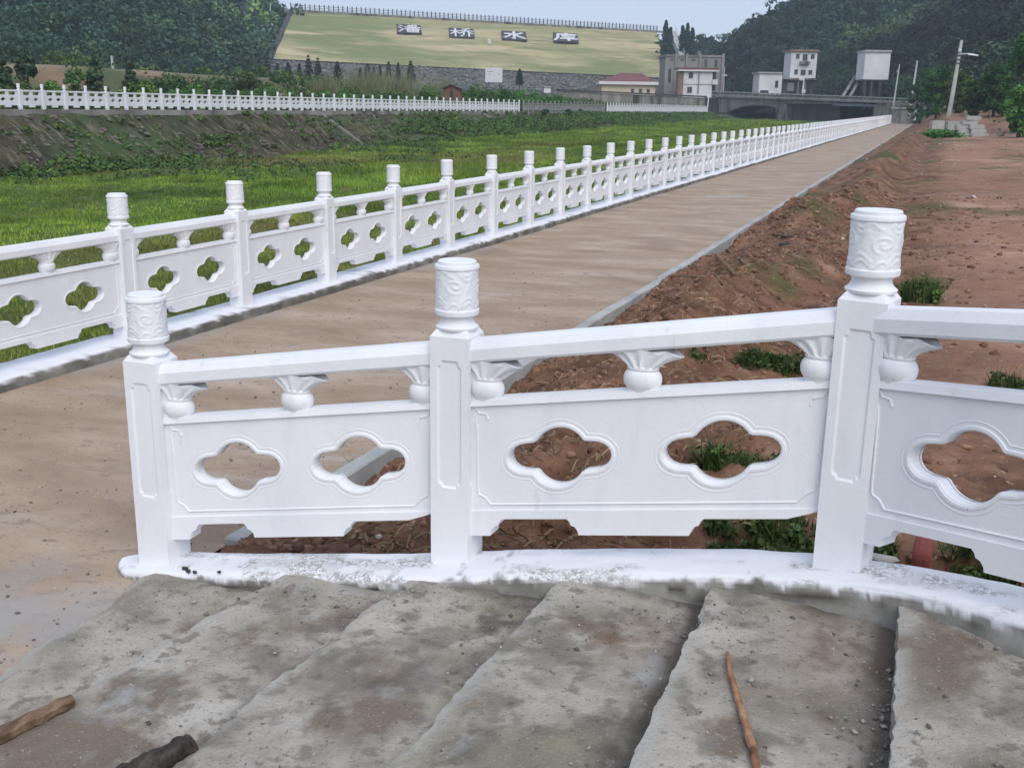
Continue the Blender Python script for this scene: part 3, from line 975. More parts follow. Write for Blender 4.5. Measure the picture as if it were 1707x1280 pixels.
# ------------------------------------------------------------------ balustrade along the river
N0, N1 = -3, 104
riv = empty('river_balustrade', (FENCE_X, 0, 0), 0, 'long white balustrade between the concrete path and the green river meadow', 'balustrade')
RW = PITCH - PW + .02
pan_f = panel_mesh(RW).mesh('panel', MT['paint'])
rail_f = rail_mesh(RW).mesh('handrail', MT['paint'])
lo = panel_mesh(RW, (True, True), 0, False)
lo.add(rail_mesh(RW).v, rail_mesh(RW).f)
for bx in (.062, RW / 2, RW - .062):
    bm_ = baluster_mesh(False)
    lo.add([(x + bx, y, z) for x, y, z in bm_.v], bm_.f)
pan_l = lo.mesh('panel', MT['paint_far'])
pl = MB(); pl.add(POST_L.v, POST_L.f); pl.add(FIN_L.v, FIN_L.f)
post_l = pl.mesh('post', MT['paint_far'])
for n in range(N0, N1):
    y = Y0 + PITCH * n
    near = n < 16
    dx = .008 * math.sin(n * 12.9)
    if near:
        p = put('post', POST_F, riv, (dx, y, random.uniform(-.006, .006)), .02 * math.sin(n * 7.7), .004 if n < 5 else 0)
        p.rotation_euler.x, p.rotation_euler.y = random.uniform(-.008, .008), random.uniform(-.010, .010)
        put('finial', FIN_F, p, (0, 0, 0), random.random() * 6)
    else:
        o = put('post', post_l, riv, (dx, y, 0)); o.rotation_euler = (random.uniform(-.008, .008), random.uniform(-.01, .01), 0)
    if n < N1 - 1:
        c = (0, y + PW / 2 - .01, 0)
        if near:
            pn = put('panel', pan_f, riv, (random.uniform(-.008, .008), c[1], random.uniform(-.007, .007)), math.pi / 2 + random.uniform(-.006, .006))
            put('handrail', rail_f, pn, (0, 0, 0))
            for bx in (.062, RW / 2, RW - .062):
                put('baluster', BAL_F, pn, (bx, 0, 0))
        else:
            put('panel', pan_l, riv, c, math.pi / 2)


# ------------------------------------------------------------------ far balustrade across the meadow
def far_fence(name, P, label, mt, group=None):
    """P: list of post feet"""
    root = empty(name, P[0], 0, label, 'balustrade', group)
    pm = {}
    post = MB().box(-.085, .085, -.085, .085, -.1, .965).lathe([(.06, .96), (.062, 1.03), (.085, 1.045), (.085, 1.24), (.07, 1.25)], 10).mesh('post', mt)
    P = [Vector(p) for p in P]
    for i, p in enumerate(P):
        q = P[min(i + 1, len(P) - 1)] - P[max(0, i - 1)]
        put('post', post, root, p - P[0], math.atan2(q.y, q.x))
        if i < len(P) - 1:
            d = P[i + 1] - p
            L = math.hypot(d.x, d.y); k = d.z / L
            key = (round(L, 2), round(k, 2))
            if key not in pm:
                W = L - .15
                mb = MB()
                hs = [hole_outline(W * .30, .46, 12, .92), hole_outline(W * .70, .46, 12, .92)]
                mb.poly_slab([(0, .16), (W, .16), (W, .68), (0, .68)], hs, -.04, .04)
                mb.box(0, .07, -.04, .04, .05, .162); mb.box(W - .07, W, -.04, .04, .05, .162); mb.box(W / 2 - .2, W / 2 + .2, -.04, .04, .06, .162)
                mb.box(0, W, -.055, .055, .85, .94)
                for x0, x1 in ((0, .17), (W / 2 - .09, W / 2 + .09), (W - .17, W)):
                    mb.box(x0, x1, -.04, .04, .678, .852)
                pm[key] = shear(mb, k).mesh('panel', mt)
            e = Vector((d.x / L, d.y / L, k))
            put('panel', pm[key], root, p - P[0] + e * .075, math.atan2(d.y, d.x))
    return root


FX = lambda n: (-44.329 - .007 * n, 43.262 + 1.593 * n, 1.448 - .004 * n)
far_fence('far_balustrade', [FX(n) for n in range(-6, 47)], 'white balustrade on top of the far river bank, left of the unpainted grey stretch', MT['paint_far'])
far_fence('far_balustrade', [(FX(n)[0] - .02, FX(n)[1], FX(n)[2]) for n in range(47, 69)], 'unpainted grey balustrade stretch between the two white ones on the far bank', MT['raw_grey'])
cp = [FX(n) for n in range(69, 118)]
e0 = at(1181, 166, 240)
cp += [tuple(Vector(cp[-1]).lerp(e0, t)) for t in (.2, .4, .6, .8, 1.)]
far_fence('far_balustrade', cp, 'white balustrade stretch on the far bank that ends at the bridge', MT['paint_far'])


# ------------------------------------------------------------------ kerbs
def sweep_kerb(name, P, prof, mt, paint_line, parent=None, seed=0, wob=.012, half=None):
    """P (n,3) centre line (y forward = railing front is the -side); prof [(offset to the front, dz)]"""
    P = np.asarray(P, float)
    d = np.gradient(P[:, :2], axis=0); d /= np.linalg.norm(d, axis=1, keepdims=True)
    nf = np.stack([d[:, 1], -d[:, 0]], -1)
    pr = np.array(prof)
    I, J = np.meshgrid(np.arange(len(P)), np.arange(len(pr)), indexing='ij')
    s = np.r_[0, np.cumsum(np.linalg.norm(np.diff(P[:, :2], axis=0), axis=1))]
    cap = np.sqrt(np.clip(1 - (1 - np.clip(s / .19, 0, 1)) ** 2, .0025, 1)) if parent == 'cap' else np.ones_like(s)
    hw = np.ones_like(s) if half is None else half
    off = pr[J, 0] * cap[I] * hw[I] + wob * fbm(s[I] * 5, J * .6, 81 + seed)
    X = P[I, 0] + nf[I, 0] * off; Y = P[I, 1] + nf[I, 1] * off
    dz = pr[J, 1] + .5 * wob * fbm(s[I] * 7, J * .7, 82 + seed) * (pr[J, 1] > -.12)
    Z = P[I, 2] + dz
    ln = paint_line + (.006 if seed else .016) * fbm(s[I] * 3, I * 0, 83 + seed) + .012 * fbm(s[I] * 16, off * 9, 84 + seed) + (0 if seed else .008) * fbm(s[I] * 40, off * 30, 87)
    paint = sstep(ln - .008, ln + .008, dz)
    thin = sstep(.10, .70, fbm(s[I] * 2.2, off * 9, 85 + seed) + .5 * fbm(s[I] * 12, off * 14, 86 + seed) + .5 * np.clip(np.abs(off / hw[I]) - .5, 0, 1) * (half is not None))
    
    return grid(name, X, Y, Z, mt, None, True, {'paint': paint, 'thin': thin * paint})


KF = np.array([(-3.37, 3.50), (-2.92, 3.486), (-2.31, 3.507), (-1.9, 3.51), (-1.58, 3.512), (-1.2, 3.548), (-.887, 3.563), (-.66, 3.560), (-.336, 3.53), (-.09, 3.485), (.06, 3.45), (.24, 3.37), (.403, 3.257), (1.0, 2.78), (1.4, 2.46), (2.7, 1.38)])
KB = np.array([(-3.37, 3.75), (-2.42, 3.755), (-2.03, 3.775), (-1.35, 3.84), (-.84, 3.846), (-.6, 3.843), (-.264, 3.809), (.149, 3.671), (.419, 3.536), (1.0, 3.10), (1.4, 2.78), (2.7, 1.70)])


def kerb_top(x):
    x = np.asarray(x, float)
    return np.where(x < -1.689, -.044 + .157 * (x + 3.145), np.where(x < -.139, .185 + .178 * (x + 1.689), .461 + .17 * (x + .139)))


kx = np.arange(-3.37, 2.6, .012)
ky_ = (np.interp(kx, KF[:, 0], KF[:, 1]) + np.interp(kx, KB[:, 0], KB[:, 1])) / 2
kh_ = (np.interp(kx, KB[:, 0], KB[:, 1]) - np.interp(kx, KF[:, 0], KF[:, 1])) / 2
sm = lambda a, k=16: np.convolve(np.pad(a, k, 'edge'), np.ones(2 * k + 1) / (2 * k + 1), 'valid')
ks = np.stack([kx, sm(ky_), sm(kerb_top(kx), 12)], -1)
KHALF = sm(kh_)
kprof = [(-1.06, -1.0), (-1.01, -.06), (-.98, -.02), (-.9, -.004), (-.5, .0), (0, 0), (.5, 0), (.8, -.004), (.93, -.010), (.985, -.020), (1.0, -.034), (1.01, -.06), (1.03, -.10), (1.05, -.14), (1.07, -.18), (1.09, -.24), (1.12, -.7)]
_a = np.array(kprof); _l = np.r_[0, np.cumsum(np.hypot(np.diff(_a[:, 0]) * .15, np.diff(_a[:, 1])))]; _t = np.unique(np.r_[np.linspace(0, _l[-1], 44), _l])
kprof = list(zip(np.interp(_t, _l, _a[:, 0]), np.interp(_t, _l, _a[:, 1])))
o = sweep_kerb('step_kerb', ks, kprof, MT['kerb_paint'], -.028, 'cap', 0, .0045, KHALF)
tag(o, kind='structure')
ky = np.unique(np.concatenate([np.arange(-2, 30, .06), np.arange(30, 184, .8)]))
kp = np.stack([np.full_like(ky, FENCE_X), ky, np.zeros_like(ky)], -1)
rprof = [(-.28, -.35), (-.27, -.05), (-.25, -.008), (-.12, 0), (0, 0), (.10, -.002), (.165, -.010), (.185, -.025), (.19, -.05), (.195, -.08), (.20, -.16)]
o = sweep_kerb('river_kerb', kp, rprof, MT['kerb_river'], -.018, None, 5, .004)
tag(o, kind='structure')
# far bank kerb beam under the far balustrade
ky = np.arange(10, 232, 1.5)
fb = MB()
for i in range(len(ky) - 1):
    n0, n1 = (ky[i] - 43.262) / 1.593, (ky[i + 1] - 43.262) / 1.593
    z0, z1 = 1.448 - .004 * n0, 1.448 - .004 * n1
    x0, x1 = -44.329 - .007 * n0, -44.329 - .007 * n1
    fb.add([(x0 + .45, ky[i], z0 - .36), (x1 + .45, ky[i + 1], z1 - .36), (x1 + .40, ky[i + 1], z1 - .04), (x0 + .40, ky[i], z0 - .04), (x1 - .5, ky[i + 1], z1 - .04), (x0 - .5, ky[i], z0 - .04)], [(0, 1, 2, 3), (3, 2, 4, 5)])
o = fb.build('bank_kerb', MT['conc_old'])
tag(o, kind='structure')

# kerb stones on the right edge of the path, one object each
kr = empty('path_kerb', (-3.01, 4.0, -.06))
tag(kr, kind='structure')
ksm = []
for v in range(5):
    mb = MB()
    L = .985
    mb.box(-.055, .055, 0, L, -.26, 0)
    me = mb.mesh('kerb_stone', MT['kerb_stone'])
    b = bmesh.new(); b.from_mesh(me)
    bmesh.ops.subdivide_edges(b, edges=[e for e in b.edges if abs(e.verts[0].co.y - e.verts[1].co.y) > .5], cuts=5, use_grid_fill=True)
    bmesh.ops.bevel(b, geom=[e for e in b.edges if e.calc_face_angle(0) > 1], offset=.008, segments=1, affect='EDGES')
    for q in b.verts:
        q.co += Vector((random.uniform(-1, 1), random.uniform(-.5, .5), random.uniform(-1, 1))) * .003
    b.to_mesh(me); b.free()
    ksm.append(me)
for i in range(179):
    s_ = put('kerb_stone', ksm[i % 5], kr, (random.uniform(-.006, .006) + (.012 if i == 8 else 0), i * 1.0, random.uniform(-.008, .006)), random.uniform(-.006, .006))

# ------------------------------------------------------------------ concrete steps
TZ = [-.03, .082, .172, .262, .352, .45, .55, .65, .75, .85]
NOSE = [((-3.11, 3.375), (-3.03, 2.55)), ((-2.434, 3.382), (-2.57, 2.166)), ((-1.813, 3.384), (-1.88, 2.108)), ((-1.174, 3.46), (-1.218, 2.292)), ((-.579, 3.485), (-.579, 2.386)), ((.056, 3.503), (.064, 2.471)), ((.68, 3.5), (.69, 2.4)), ((1.28, 3.5), (1.28, 2.4)), ((1.88, 3.5), (1.88, 2.4)), ((2.48, 3.5), (2.48, 2.4)), ((3.3, 3.5), (3.3, 2.4))]
stairs = empty('stairs', (-1.5, 2.5, 0))
tag(stairs, kind='structure')
WEAR = [.040, .020, .016, .010, .008, .007, .007, .007, .007, .007]
for i in range(10):
    yv = np.linspace(1.0, 3.68, 190)

    def nose(j, y):
        (x0, y0), (x1, y1) = NOSE[j]
        return x0 + (x1 - x0) * (y - y0) / (y1 - y0)
    a, b = nose(i, yv), nose(i + 1, yv)
    prof_d = np.array([0, .001, .002, .006, .014, .026, .042, .065])
    wr = WEAR[i]
    u = np.concatenate([np.zeros(3), np.linspace(0, 1, 84) ** 1.1])
    X = np.zeros((len(u), len(yv))); Z = np.zeros_like(X)
    Yg = np.tile(yv, (len(u), 1))
    chip = .006 * fbm(yv * 4, yv * 0 + i, 91) + .0045 * fbm(yv * 24, yv * 0 + i, 92) + .016 * sstep(.55, .95, fbm(yv * 5, yv * 0 + i, 90))
    for q, t in enumerate(u):
        if q < 3:
            X[q] = a + chip + .004 * q + (.02 if i == 0 else 0)
            Z[q] = TZ[i] - [.22, .10, .045 + wr * .4][q]
        else:
            X[q] = a + chip * (1 - t) + .004 + (b + .03 - a) * t
            dist = (b - a) * t
            Z[q] = TZ[i] - wr * np.exp(-dist / (.025 + wr * .9)) * (1 + .5 * fbm(yv * 4, yv * 0 + i * 3, 93))
    Yg = 1 + (Yg - 1) / 2.68 * (np.minimum(3.68, np.interp(X, KF[:, 0], KF[:, 1]) + .12) - 1)
    Z[3:] += .006 * fbm(X[3:] * 3, Yg[3:] * 3, 94) + .0022 * fbm(X[3:] * 28, Yg[3:] * 28, 95, 2)
    cx = b[None] - X
    dx_ = X - a[None]
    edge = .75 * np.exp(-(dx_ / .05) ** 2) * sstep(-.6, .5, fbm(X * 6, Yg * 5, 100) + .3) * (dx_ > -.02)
    wet_dark = .75 * np.exp(-(cx / .07) ** 2) * (i in (3, 4)) + .62 * np.exp(-(cx / .055) ** 2) * sstep(-.9, .5, fbm(X * 7, Yg * 7, 102))  # darker band on each tread where it meets the next riser
    wet_dark = wet_dark + .42 * sstep(.38, .85, fbm(X * 2.1, Yg * 1.7, 96) + .6 * fbm(X * 11, Yg * 11, 97, 3) - .10)
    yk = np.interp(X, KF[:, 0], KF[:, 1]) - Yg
    wet_dark = wet_dark + .70 * np.exp(-(np.maximum(yk, 0) / .055) ** 2) * sstep(-.7, .4, fbm(X * 5, Yg * 5, 98)) * sstep(.55, .15, cx)  # darker strip along the foot of the kerb
    rust = np.zeros_like(X)
    if i == 3: rust = .8 * np.exp(-((X + .82) / .20) ** 2 - ((Yg - 3.20) / .13) ** 2) * sstep(-.7, .4, fbm(X * 9, Yg * 9, 99))
    if i == 4: rust = .35 * np.exp(-((X + .15) / .2) ** 2 - ((Yg - 3.2) / .25) ** 2)
    so_ = grid('step', X - (-1.5), Yg - 2.5, Z, MT['step'], stairs, True, {'edge': np.clip(edge, 0, .8), 'wet_dark': np.clip(wet_dark, 0, .85), 'rust': np.clip(rust, 0, .8)})
    so_.data.set_sharp_from_angle(angle=math.radians(32))


def tread_z(x, y):
    for i in range(9, -1, -1):
        (x0, y0), (x1, y1) = NOSE[i]
        if x > x0 + (x1 - x0) * (y - y0) / (y1 - y0) + .01:
            return TZ[i] - WEAR[i] * math.exp(-(x - (x0 + (x1 - x0) * (y - y0) / (y1 - y0))) / (.025 + WEAR[i] * .9))
    return PATH_Z

# ================================================================== FAR SETTING
def building(name, uv, D, label, yaw=None, cat='building'):
    """an Empty at the foot of a facade seen at (u,v), D metres ahead; local x runs along the facade, y goes back"""
    O = at(uv[0], uv[1], D)
    yw = CAM_YAW if yaw is None else yaw
    e = empty(name, O, yw, label, cat)
    return e


def loc(e, u, v, back=0.):
    """where the sight line through (u,v) meets the facade plane (or one 'back' metres behind it), in facade coordinates"""
    yw = e.rotation_euler.z
    ex = Vector((math.cos(yw), math.sin(yw), 0)); n = Vector((-math.sin(yw), math.cos(yw), 0))
    r = ray(u, v); c = Vector((0, 0, CAM_Z))
    t = ((Vector(e.location) + n * back - c).dot(n)) / r.dot(n)
    p = c + r * t - Vector(e.location)
    return p.dot(ex), p.z


def rect(e, u0, v0, u1, v1, back=0.):
    um, vm = (u0 + u1) / 2, (v0 + v1) / 2
    return loc(e, u0, vm, back)[0], loc(e, u1, vm, back)[0], loc(e, um, v1, back)[1], loc(e, um, v0, back)[1]


def window(e, u0, v0, u1, v1, y=0., bars=1):
    x0, x1, z0, z1 = rect(e, u0, v0, u1, v1)
    fw = min(.09, (x1 - x0) * .12)
    mb = MB()
    mb.box(x0, x1, y - .10, y + .02, z0, z0 + fw); mb.box(x0, x1, y - .10, y + .02, z1 - fw, z1)
    mb.box(x0, x0 + fw, y - .10, y + .02, z0 + fw, z1 - fw); mb.box(x1 - fw, x1, y - .10, y + .02, z0 + fw, z1 - fw)
    for k in range(bars):
        xm = x0 + (x1 - x0) * (k + 1) / (bars + 1)
        mb.box(xm - fw / 2, xm + fw / 2, y - .08, y + .01, z0 + fw, z1 - fw)
    f = mb.build('window', MT['frame'], e)
    MB().box(x0 + fw * .5, x1 - fw * .5, y - .03, y - .01, z0 + fw * .5, z1 - fw * .5).build('pane', MT['glass'], f)
    return f


def part(e, name, mt, u0, v0, u1, v1, y0, y1, grow=(0, 0)):
    x0, x1, z0, z1 = rect(e, u0, v0, u1, v1)
    return MB().box(x0 - grow[0], x1 + grow[0], y0, y1, z0, z1 + grow[1]).build(name, MT[mt], e)


# ------------------------------------------------------------------ the dam
DT = [at(485, 20, 300), at(1095, 55, 362)]
DB = [at(450, 100, 240), at(1112, 132, 300)]
nu, nv = 90, 30
S, T = np.meshgrid(np.linspace(0, 1, nu), np.linspace(0, 1, nv), indexing='ij')
c00, c10, c01, c11 = [np.array(p[:]) for p in (DB[0], DB[1], DT[0], DT[1])]
P = (1 - S)[..., None] * ((1 - T)[..., None] * c00 + T[..., None] * c01) + S[..., None] * ((1 - T)[..., None] * c10 + T[..., None] * c11)
P[..., 2] += .25 * fbm(P[..., 0] * .08, P[..., 1] * .08, 101) * (T > 0) * (T < 1)
dam = grid('dam', P[..., 0], P[..., 1], P[..., 2], MT['dam'])
tag(dam, kind='structure')
ext = (DT[1] - DT[0]).normalized()
back = Vector((-ext.y, ext.x, 0))
if back.dot(_f) < 0: back = -back
mb = MB()
a, b = DT[0] - ext * 2, DT[1] + ext * 6
mb.add([a, b, b + Vector((0, 0, .7)), a + Vector((0, 0, .7)), a + back * 6 + Vector((0, 0, .7)), b + back * 6 + Vector((0, 0, .7))], [(0, 1, 2, 3), (3, 2, 5, 4)])
mb.add([a + back * 6, b + back * 6, b + back * 60 - Vector((0, 0, 25)), a + back * 60 - Vector((0, 0, 25))], [(0, 1, 2, 3)])
tag(mb.build('dam_crest', MT['conc_old']), kind='structure')
# stone drain down the left edge and along the foot of the turf
mb = MB()
for p, q, wd in ((DT[0] + Vector((0, 0, .1)), DB[0] + Vector((0, 0, .1)), 1.2), (DB[0], DB[1], 1.0)):
    d = (q - p).normalized(); s_ = d.cross(Vector((0, 0, 1))).normalized() * wd / 2
    mb.add([p - s_ + Vector((0, 0, .25)), q - s_ + Vector((0, 0, .25)), q + s_ + Vector((0, 0, .25)), p + s_ + Vector((0, 0, .25)), p - s_ - Vector((0, 0, .5)), q - s_ - Vector((0, 0, .5)), q + s_ - Vector((0, 0, .5)), p + s_ - Vector((0, 0, .5))],
           [(0, 1, 2, 3), (0, 4, 5, 1), (3, 2, 6, 7)])
tag(mb.build('dam_drain', MT['conc_dark']), kind='structure')
# riprap below the turf
RB = [at(425, 152, 212), at(1112, 168, 290)]
lft = (DB[0] - DB[1]).normalized() * 25
S, T = np.meshgrid(np.linspace(0, 1, 120), np.linspace(0, 1, 16), indexing='ij')
c00, c10, c01, c11 = [np.array(p[:]) for p in (RB[0] + lft * .4, RB[1], DB[0] + lft * .4, DB[1])]
P = (1 - S)[..., None] * ((1 - T)[..., None] * c00 + T[..., None] * c01) + S[..., None] * ((1 - T)[..., None] * c10 + T[..., None] * c11)
P[..., 2] += .22 * fbm(P[..., 0] * .6, P[..., 1] * .6, 103) * (T < 1) - .1
tag(grid('riprap', P[..., 0], P[..., 1], P[..., 2], MT['riprap']), kind='structure')
n = 5200
a_, b_ = rng.random(n), rng.random(n)
PP = (1 - a_)[:, None] * ((1 - b_)[:, None] * c00 + b_[:, None] * c01) + a_[:, None] * ((1 - b_)[:, None] * c10 + b_[:, None] * c11)
V, F, T_ = rocks(PP, .27 + .45 * rng.random(n) ** 2, .7, None, .2, True)
o = link('riprap_rocks', npmesh('riprap_rocks', V, F, MT['rock'], False, {'tint': T_}))
tag(o, 'grey rubble stones heaped along the foot of the grassy dam', 'rubble', kind='stuff')
# crest railing
cr = empty('crest_railing', DT[0], 0, 'dark railing along the crest of the dam against the sky', 'railing')
pm_ = MB().box(-.11, .11, -.11, .11, 0, 1.65).mesh('post', MT['conc_dark'])
npst = 92
Lc = (DT[1] - DT[0]).length
aw = math.atan2(ext.y, ext.x)
for i in range(npst):
    p = put('post', pm_, cr, ext * Lc * i / (npst - 1) + Vector((0, 0, .69)), aw)
mb = MB()
for z in (.95, 1.35, 1.85):
    mb.tube([Vector((0, 0, z)), ext * Lc + Vector((0, 0, z))], .05, 4)
mb.build('rail', MT['conc_dark'], cr)

# the four big characters on the turf
GLYPH = {
    '潘': [[(.08, .90), (.20, .78)], [(.03, .64), (.16, .52)], [(.05, .08), (.12, .22), (.24, .42)], [(.86, .97), (.46, .88)], [(.47, .82), (.55, .72)], [(.84, .84), (.76, .73)], [(.30, .66), (.99, .66)], [(.65, .90), (.65, .45)],
          [(.62, .64), (.50, .50), (.32, .42)], [(.68, .64), (.80, .50), (.99, .40)], [(.42, .38), (.42, .05)], [(.42, .38), (.88, .38), (.88, .05)], [(.42, .06), (.88, .06)], [(.42, .22), (.88, .22)], [(.65, .38), (.65, .06)]],
    '桥': [[(.04, .68), (.42, .68)], [(.23, .97), (.23, .03)], [(.22, .66), (.15, .45), (.04, .30)], [(.25, .58), (.42, .40)], [(.86, .97), (.55, .87)], [(.46, .70), (.99, .70)], [(.70, .88), (.64, .62), (.42, .38)], [(.72, .70), (.82, .50), (.99, .38)],
          [(.60, .45), (.57, .20), (.46, .04)], [(.81, .45), (.81, .03)]],
    '水': [[(.5, .97), (.5, .05), (.40, .14)], [(.10, .68), (.38, .68), (.28, .40), (.08, .18)], [(.86, .84), (.58, .58)], [(.53, .64), (.70, .35), (.97, .12)]],
    '库': [[(.50, .99), (.58, .90)], [(.15, .86), (.97, .86)], [(.17, .86), (.15, .42), (.02, .05)], [(.32, .68), (.90, .68)], [(.56, .82), (.38, .47), (.86, .47)], [(.26, .28), (.99, .28)], [(.62, .47), (.62, .02)]],
}
up = ((DT[0] - DB[0]).normalized() + (DT[1] - DB[1]).normalized()).normalized()
nrm = ext.cross(up).normalized()
if nrm.z < 0: nrm = -nrm
up = nrm.cross(ext).normalized()
if up.z < 0: up = -up


def on_dam(u, v):
    r = ray(u, v); c = Vector((0, 0, CAM_Z))
    n_ = (DT[1] - DT[0]).cross(DB[0] - DT[0]).normalized()
    return c + r * ((DT[0] - c).dot(n_) / r.dot(n_))


LAB = {'潘': 'black slab with a white many-stroke character, leftmost of four on the dam turf', '桥': 'black slab with a white bridge character, second from the left on the dam turf',
       '水': 'black slab with the white four-stroke water character on the dam turf', '库': 'black slab with a white storehouse character, rightmost of four on the dam'}
for ch, (u0, v0, u1, v1) in zip('潘桥水库', ((664, 41, 700, 57), (751, 47, 788, 64), (839, 52, 875, 68), (925, 55, 961, 71))):
    c = on_dam((u0 + u1) / 2, (v0 + v1) / 2)
    wx = (on_dam(u1, (v0 + v1) / 2) - on_dam(u0, (v0 + v1) / 2)).length * .98
    upv = on_dam((u0 + u1) / 2 - 1, v0 + 1) - on_dam((u0 + u1) / 2 + 1, v1 - 1)
    hy = upv.length; upn = upv / hy
    e = empty('character_sign', c, 0, LAB[ch], 'sign', 'big characters on the dam')
    e.location = c + nrm * .12

    def lay(mb):           # character axes: along the crest, up the turf, out of it
        mb.v = [tuple(ext * x + upn * y + nrm * z) for x, y, z in mb.v]
        return mb
    lay(MB().box(-wx / 2, wx / 2, -hy / 2, hy / 2, -.35, 0)).build('slab', MT['slab_dark'], e)
    mb = MB()
    for k_, st in enumerate(GLYPH[ch]):
        for (x0, y0), (x1, y1) in zip(st[:-1], st[1:]):
            d = Vector(((x1 - x0) * wx, (y1 - y0) * hy, 0)); L = d.length or 1
            d /= L; s_ = Vector((-d.y, d.x, 0))
            hw = wx * .062 if len(GLYPH[ch]) < 9 else wx * .038
            p = Vector(((x0 - .5) * wx * .92, (y0 - .5) * hy * .92, .06 + .012 * k_)); q = Vector(((x1 - .5) * wx * .92, (y1 - .5) * hy * .92, .06 + .012 * k_))
            p -= d * hw * .5; q += d * hw * .5
            sy = Vector((s_.x * hw, s_.y * hw * hy / wx, 0))
            dn = Vector((0, 0, -.2))
            mb.add([p - sy, q - sy, q + sy * .8, p + sy, p - sy + dn, q - sy + dn, q + sy * .8 + dn, p + sy + dn], [(0, 1, 2, 3), (0, 4, 5, 1), (1, 5, 6, 2), (2, 6, 7, 3), (3, 7, 4, 0)])
    lay(mb).build('character', MT['white_metal'], e)
# small white marker stone on the turf
c = on_dam(816, 71)
o = MB().box(-.45, .45, -.3, .3, -.4, 1.0, .1, .05).build('marker_stone', MT['white_metal']); o.location = c
tag(o, 'small white marker stone on the dam turf below the second and third characters', 'marker')
# two pairs of cypresses and the pale stair between them
def cypress(u, vb, vt, D, wpx, label):
    b = at(u, vb, D); h = (vb - vt) / CAM_F * D; r = wpx / 2 / CAM_F * D
    e = empty('cypress_tree', b, 0, label, 'tree', 'cypresses at the right end of the dam')
    MB().tube([(0, 0, -1), (0, 0, h * .5)], [.25, .1], 6).build('trunk', MT['trunk'], e)
    k = 60
    t = rng.random(k) ** .9
    rr = r * (np.sin(np.clip((t + .12) * 2.6, 0, math.pi)) * .35 + .75) * (1 - t) ** .55 * 1.05
    an = rng.random(k) * 6.28
    C = np.stack([np.cos(an) * rr * .45, np.sin(an) * rr * .45, t * h * .95 + .2], -1)
    tn = np.ones((k, 3)) * (.6 + .7 * rng.random((k, 1)))
    V, F, T = leaf_cloud(C, rr * .62 + .15, 26, np.full(k, .55), tn, 1.7, .9)
    leafobj('crown', [(V, F, T)], MT['cypress'], e)


cypress(1108, 92, 37, 322, 16, 'tall dark cypress at the end of the dam, leftmost of the row')
cypress(1116, 93, 48, 318, 13, 'dark cypress beside the tallest one, left of the pale stair')
cypress(1136, 92, 44, 322, 13, 'broad dark cypress just right of the pale stair above the grey building')
cypress(1144, 92, 41, 326, 12, 'pointed dark cypress in the middle of the right-hand cypress clump')
cypress(1152, 93, 49, 320, 11, 'short dark cypress nearest the wooded hill, right end of the row')
e = empty('dam_stairway', at(1137, 92, 316), 0, 'pale concrete stair running up the dam between the cypresses', 'stairway')
p, q = at(1137, 93, 316) - e.location, at(1122, 52, 352) - e.location
d = (q - p).normalized(); s_ = d.cross(Vector((0, 0, 1))).normalized()
MB().add([p - s_ * .8, p + s_ * .8, q + s_ * .8, q - s_ * .8, p - s_ * .8 - Vector((0, 0, 2)), p + s_ * .8 - Vector((0, 0, 2)), q + s_ * .8 - Vector((0, 0, 2)), q - s_ * .8 - Vector((0, 0, 2))], [(0, 1, 2, 3), (0, 4, 5, 1), (1, 5, 6, 2), (3, 7, 4, 0)]).build('flight', MT['conc_pale'], e)
MB().tube([p + s_ * .8 + Vector((0, 0, .9)), q + s_ * .8 + Vector((0, 0, .9))], .12, 5).build('handrail', MT['conc_pale'], e)
# ground rising behind the grey building
gb = [at(1095, 135, 300), at(1240, 150, 300), at(1240, 60, 380), at(1088, 57, 364)]
X = np.zeros((14, 14)); Y = X.copy(); Z = X.copy()
for i in range(14):
    for j in range(14):
        s, t = i / 13, j / 13
        p = gb[0].lerp(gb[1], s).lerp(gb[3].lerp(gb[2], s), t)
        X[i, j], Y[i, j], Z[i, j] = p
tag(grid('abutment_slope', X, Y, Z + .3 * fbm(X * .2, Y * .2, 105) - 2.6, MT['hill']), kind='structure')
f3, n3 = forest('forest', X, Y, Z - 2.6, 4.2, 2.2, 4.2, None, 3, lambda p: vis(p), lambda P: .75 + 0 * P[:, 0])
tag(f3, 'low dark scrub on the slope between the cypresses and the right hill', 'scrub')

# ------------------------------------------------------------------ buildings
g = building('grey_building', (1108, 168, ), 268, 'weathered grey concrete powerhouse behind the white house near the bridge')
part(g, 'wall', 'grey_wall', 1108, 95, 1206, 172, 0, 11)
part(g, 'parapet', 'conc_old', 1107, 92, 1207, 95.4, -.25, 11.2)
for u in (1125.5, 1143.5, 1165.5, 1203.5):
    part(g, 'pilaster', 'grey_wall', u - 2, 90, u + 2, 168, -.45, .02)
for r_ in ((1117, 98, 1122, 102.5), (1134, 98, 1141, 102), (1152.5, 98, 1159.5, 103)):
    window(g, *r_)
window(g, 1113.5, 114, 1119, 138, 0, 0)
for r_ in ((1173.5, 99, 1179.4, 112.5), (1190.5, 100, 1196.4, 113)):
    window(g, *r_)
part(g, 'roof_vent', 'conc_old', 1167, 84, 1171, 92, 3, 4)
h = building('white_house', (1138, 160), 258, 'small two storey white house standing against the grey powerhouse')
part(h, 'wall', 'white_wall', 1139, 119, 1187, 164, 0, 5)
part(h, 'side_wall', 'brick_red', 1131, 119, 1138.9, 164, .1, 5)
part(h, 'roof', 'red_roof', 1130, 113.5, 1198, 117, -.7, 5.2)
part(h, 'fascia', 'white_wall', 1130, 117, 1198, 119.4, -.8, 5)
part(h, 'balcony_wall', 'white_wall', 1187.2, 133, 1196, 141.5, -.6, 3)
